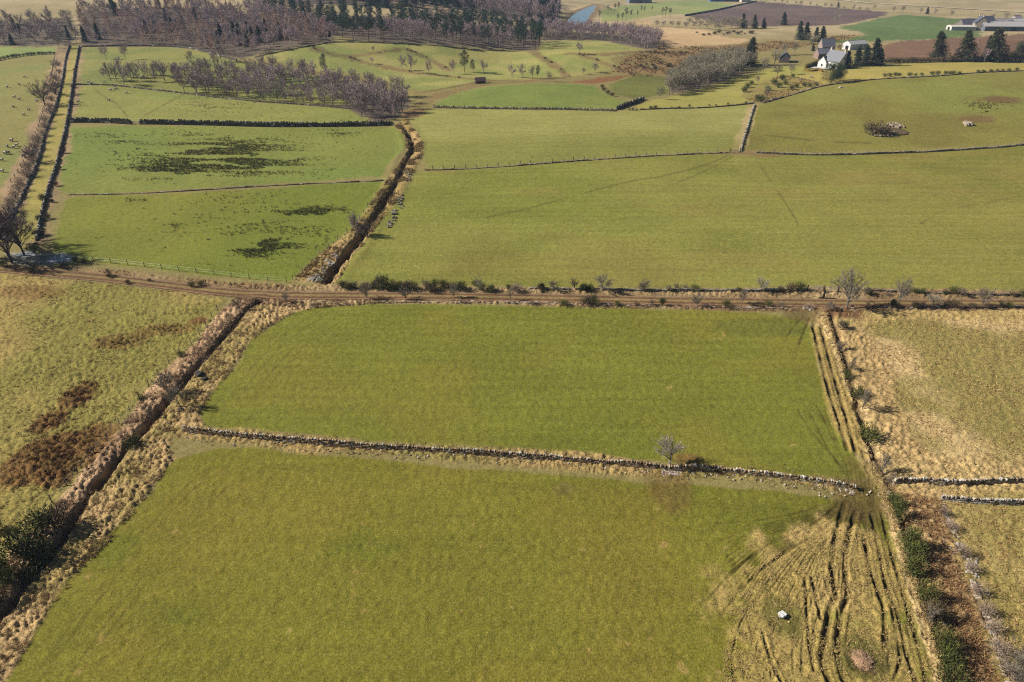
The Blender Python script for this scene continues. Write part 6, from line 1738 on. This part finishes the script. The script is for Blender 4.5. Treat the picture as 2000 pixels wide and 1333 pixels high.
p = P(1684, 1290)
rs = np.random.RandomState(9)
t = thing('straw_heap', 'round heap of trampled pink-brown straw left from a feeder at the lower right', 'straw heap', (p[0], p[1], z1(p[0], p[1])), .0, None, 1.0)
V, T = ICO[3]
V = V[:, :]
hgt = np.clip(V[:, 2], -.2, 1)
nz = 1 + .28 * (vn(V[:, 0] * 3 + 5, V[:, 1] * 3 + V[:, 2] * 2, 5) - .5)
W_ = np.stack([V[:, 0] * .92 * nz, V[:, 1] * 1.05 * nz, hgt * .42 * nz], 1)
mb = MB(); mb.add(W_, T=T, col=alb(186, 148, 118)[None] * (.7 + .6 * vn(V[:, 0] * 5, V[:, 1] * 5 + V[:, 2] * 4, 8))[:, None])
obj('mound', mb.mesh('mound', M_STRAW, True), t)
n = 2600
k = rs.randint(len(V), size=n)
k = k[V[k, 2] > -.15]; n = len(k)
t_ = rs.rand(n, 1)
mb = MB(); mb.leaves(W_[k] + rs.randn(n, 3) * .05, norm(rs.randn(n, 3) * [1, 1, .5] + [0, 0, .15]), .12 + .22 * rs.rand(n), np.full(n, .03), alb(104, 74, 54)[None] * (1 - t_) + alb(240, 208, 172)[None] * t_)
obj('loose_straw', mb.mesh('loose_straw', M_STRAW), t)
mb = MB()
th_ = rs.rand(900) * 6.283; q = .95 + .55 * rs.rand(900) ** 1.6
t_ = rs.rand(900, 1)
mb.leaves(np.stack([np.cos(th_) * q * .95 - .1, np.sin(th_) * q * 1.0 - .1, .03 + 0 * q], 1), norm(rs.randn(900, 3) * [1, 1, .25] + [0, 0, .1]), .2 + .2 * rs.rand(900), np.full(900, .04), alb(96, 74, 46)[None] * (1 - t_) + alb(180, 150, 110)[None] * t_)
obj('trodden_edge', mb.mesh('trodden_edge', M_STRAW), t)

# ------------------------------------------------------------------ sheep: one skinned body, copied
def sheep_mesh():
    vs_ = [(0, 0, .62), (.34, 0, .64), (-.36, 0, .62), (.52, 0, .74), (.70, 0, .84), (.84, 0, .78),
           (.28, .15, .38), (.28, .15, .02), (.28, -.15, .38), (.28, -.15, .02), (-.32, .15, .38), (-.34, .15, .02), (-.32, -.15, .38), (-.34, -.15, .02), (-.56, 0, .6)]
    ed = [(0, 1), (0, 2), (1, 3), (3, 4), (4, 5), (1, 6), (6, 7), (1, 8), (8, 9), (2, 10), (10, 11), (2, 12), (12, 13), (2, 14)]
    rad = [.34, .31, .31, .17, .12, .07, .09, .045, .09, .045, .1, .045, .1, .045, .08]
    me = bpy.data.meshes.new('sheep_rig')
    me.from_pydata(vs_, ed, [])
    o = bpy.data.objects.new('sheep_rig', me); C.objects.link(o)
    o.modifiers.new('skin', 'SKIN')
    for v_, r_ in zip(me.skin_vertices[0].data, rad): v_.radius = (r_, r_)
    me.skin_vertices[0].data[0].use_root = True
    o.modifiers.new('sub', 'SUBSURF').levels = 1
    dg = bpy.context.evaluated_depsgraph_get()
    ev = o.evaluated_get(dg)
    m2 = bpy.data.meshes.new_from_object(ev)
    bpy.data.objects.remove(o)
    co = np.zeros(len(m2.vertices) * 3, np.float32); m2.vertices.foreach_get('co', co); co = co.reshape(-1, 3)
    face = (co[:, 0] > .74) | (co[:, 2] < .3)
    cc = np.where(face[:, None], alb(188, 178, 164)[None], alb(208, 198, 176)[None])
    a_ = m2.attributes.new('Col', 'FLOAT_COLOR', 'POINT')
    a_.data.foreach_set('color', np.c_[cc, np.ones(len(cc))].astype(np.float32).ravel())
    m2.materials.clear(); m2.materials.append(M_WALL)
    m2.polygons.foreach_set('use_smooth', np.ones(len(m2.polygons), bool))
    m2.name = 'sheep'
    return m2


SHEEP = sheep_mesh()
for u, v, rz, lab, g in ((48, 152, .3, None, 1), (38, 167, 2.9, None, 1), (14, 172, .2, None, 1), (28, 192, .1, None, 1), (38, 196, .9, None, 1), (57, 217, 2.8, None, 1), (46, 226, .3, None, 1), (73, 200, .4, None, 1), (27, 211, 3.0, None, 1), (23, 277, .2, None, 1), (15, 289, 2.6, None, 1), (33, 286, .4, None, 1), (27, 291, .7, None, 1),
                         (11, 302, .1, None, 1), (17, 301, 3.0, None, 1), (46, 308, 1.0, None, 1), (4, 315, .3, None, 1), (5, 337, .2, None, 1),
                         (216, 178, .4, None, 2), (224, 173, 1.2, None, 2), (225, 176, .2, None, 2), (247, 183, .1, None, 2), (213, 198, 2.8, None, 2), (153, 201, .6, None, 2), (173, 163, .5, None, 3), (178, 166, .9, None, 3), (280, 152, .2, None, 3), (284, 154, 2.9, None, 3), (204, 161, .4, None, 3),
                         (1564, 156, .4, None, 4), (1582, 152, .9, None, 4), (1586, 153, 2.8, None, 4)):
    lab, grp = {1: ('white sheep grazing in the left-hand field beside the lane', 'sheep of the left field'), 2: ('white sheep grazing below the leafless belt right of the lane', 'sheep of the upper lane field'),
                3: ('white sheep in the paddock under the bare trees', 'sheep of the paddock'), 4: ('white sheep in the golden meadow by the white house', 'sheep of the golden meadow')}[g]
    p = P(u, v)
    o = tag(obj('sheep', SHEEP, None, (p[0], p[1], z1(p[0], p[1]))), lab, 'sheep', grp)
    o.rotation_euler = (0, 0, rz); k_ = .95 + .2 * R.random(); o.scale = (k_, k_, k_)

# ------------------------------------------------------------------ the air
hz_m = bpy.data.materials.new('haze')
hz_m.use_nodes = True
n, l = hz_m.node_tree.nodes, hz_m.node_tree.links
n.remove(n['Principled BSDF'])
pv = n.new('ShaderNodeVolumePrincipled')
pv.inputs['Color'].default_value = (.52, .70, 1.0, 1)
pv.inputs['Density'].default_value = HAZE
pv.inputs['Anisotropy'].default_value = 0.0
l.new(pv.outputs[0], n['Material Output'].inputs['Volume'])
zb, zt = float(gz.min()) - 1.0, max(float(gz.max()), HCAM) + 6.0
X = 9600.0
V = [(x_, y_, z_) for z_ in (zb, zt) for x_, y_ in ((-X, -X), (X, -X), (X, X), (-X, X))]
hm = mk('haze', V, [[(0, 3, 2, 1), (4, 5, 6, 7), (0, 1, 5, 4), (1, 2, 6, 5), (2, 3, 7, 6), (3, 0, 4, 7)]], hz_m)
tag(obj('haze', hm), 'thin bluish winter air over the fields', 'haze', kind='stuff')
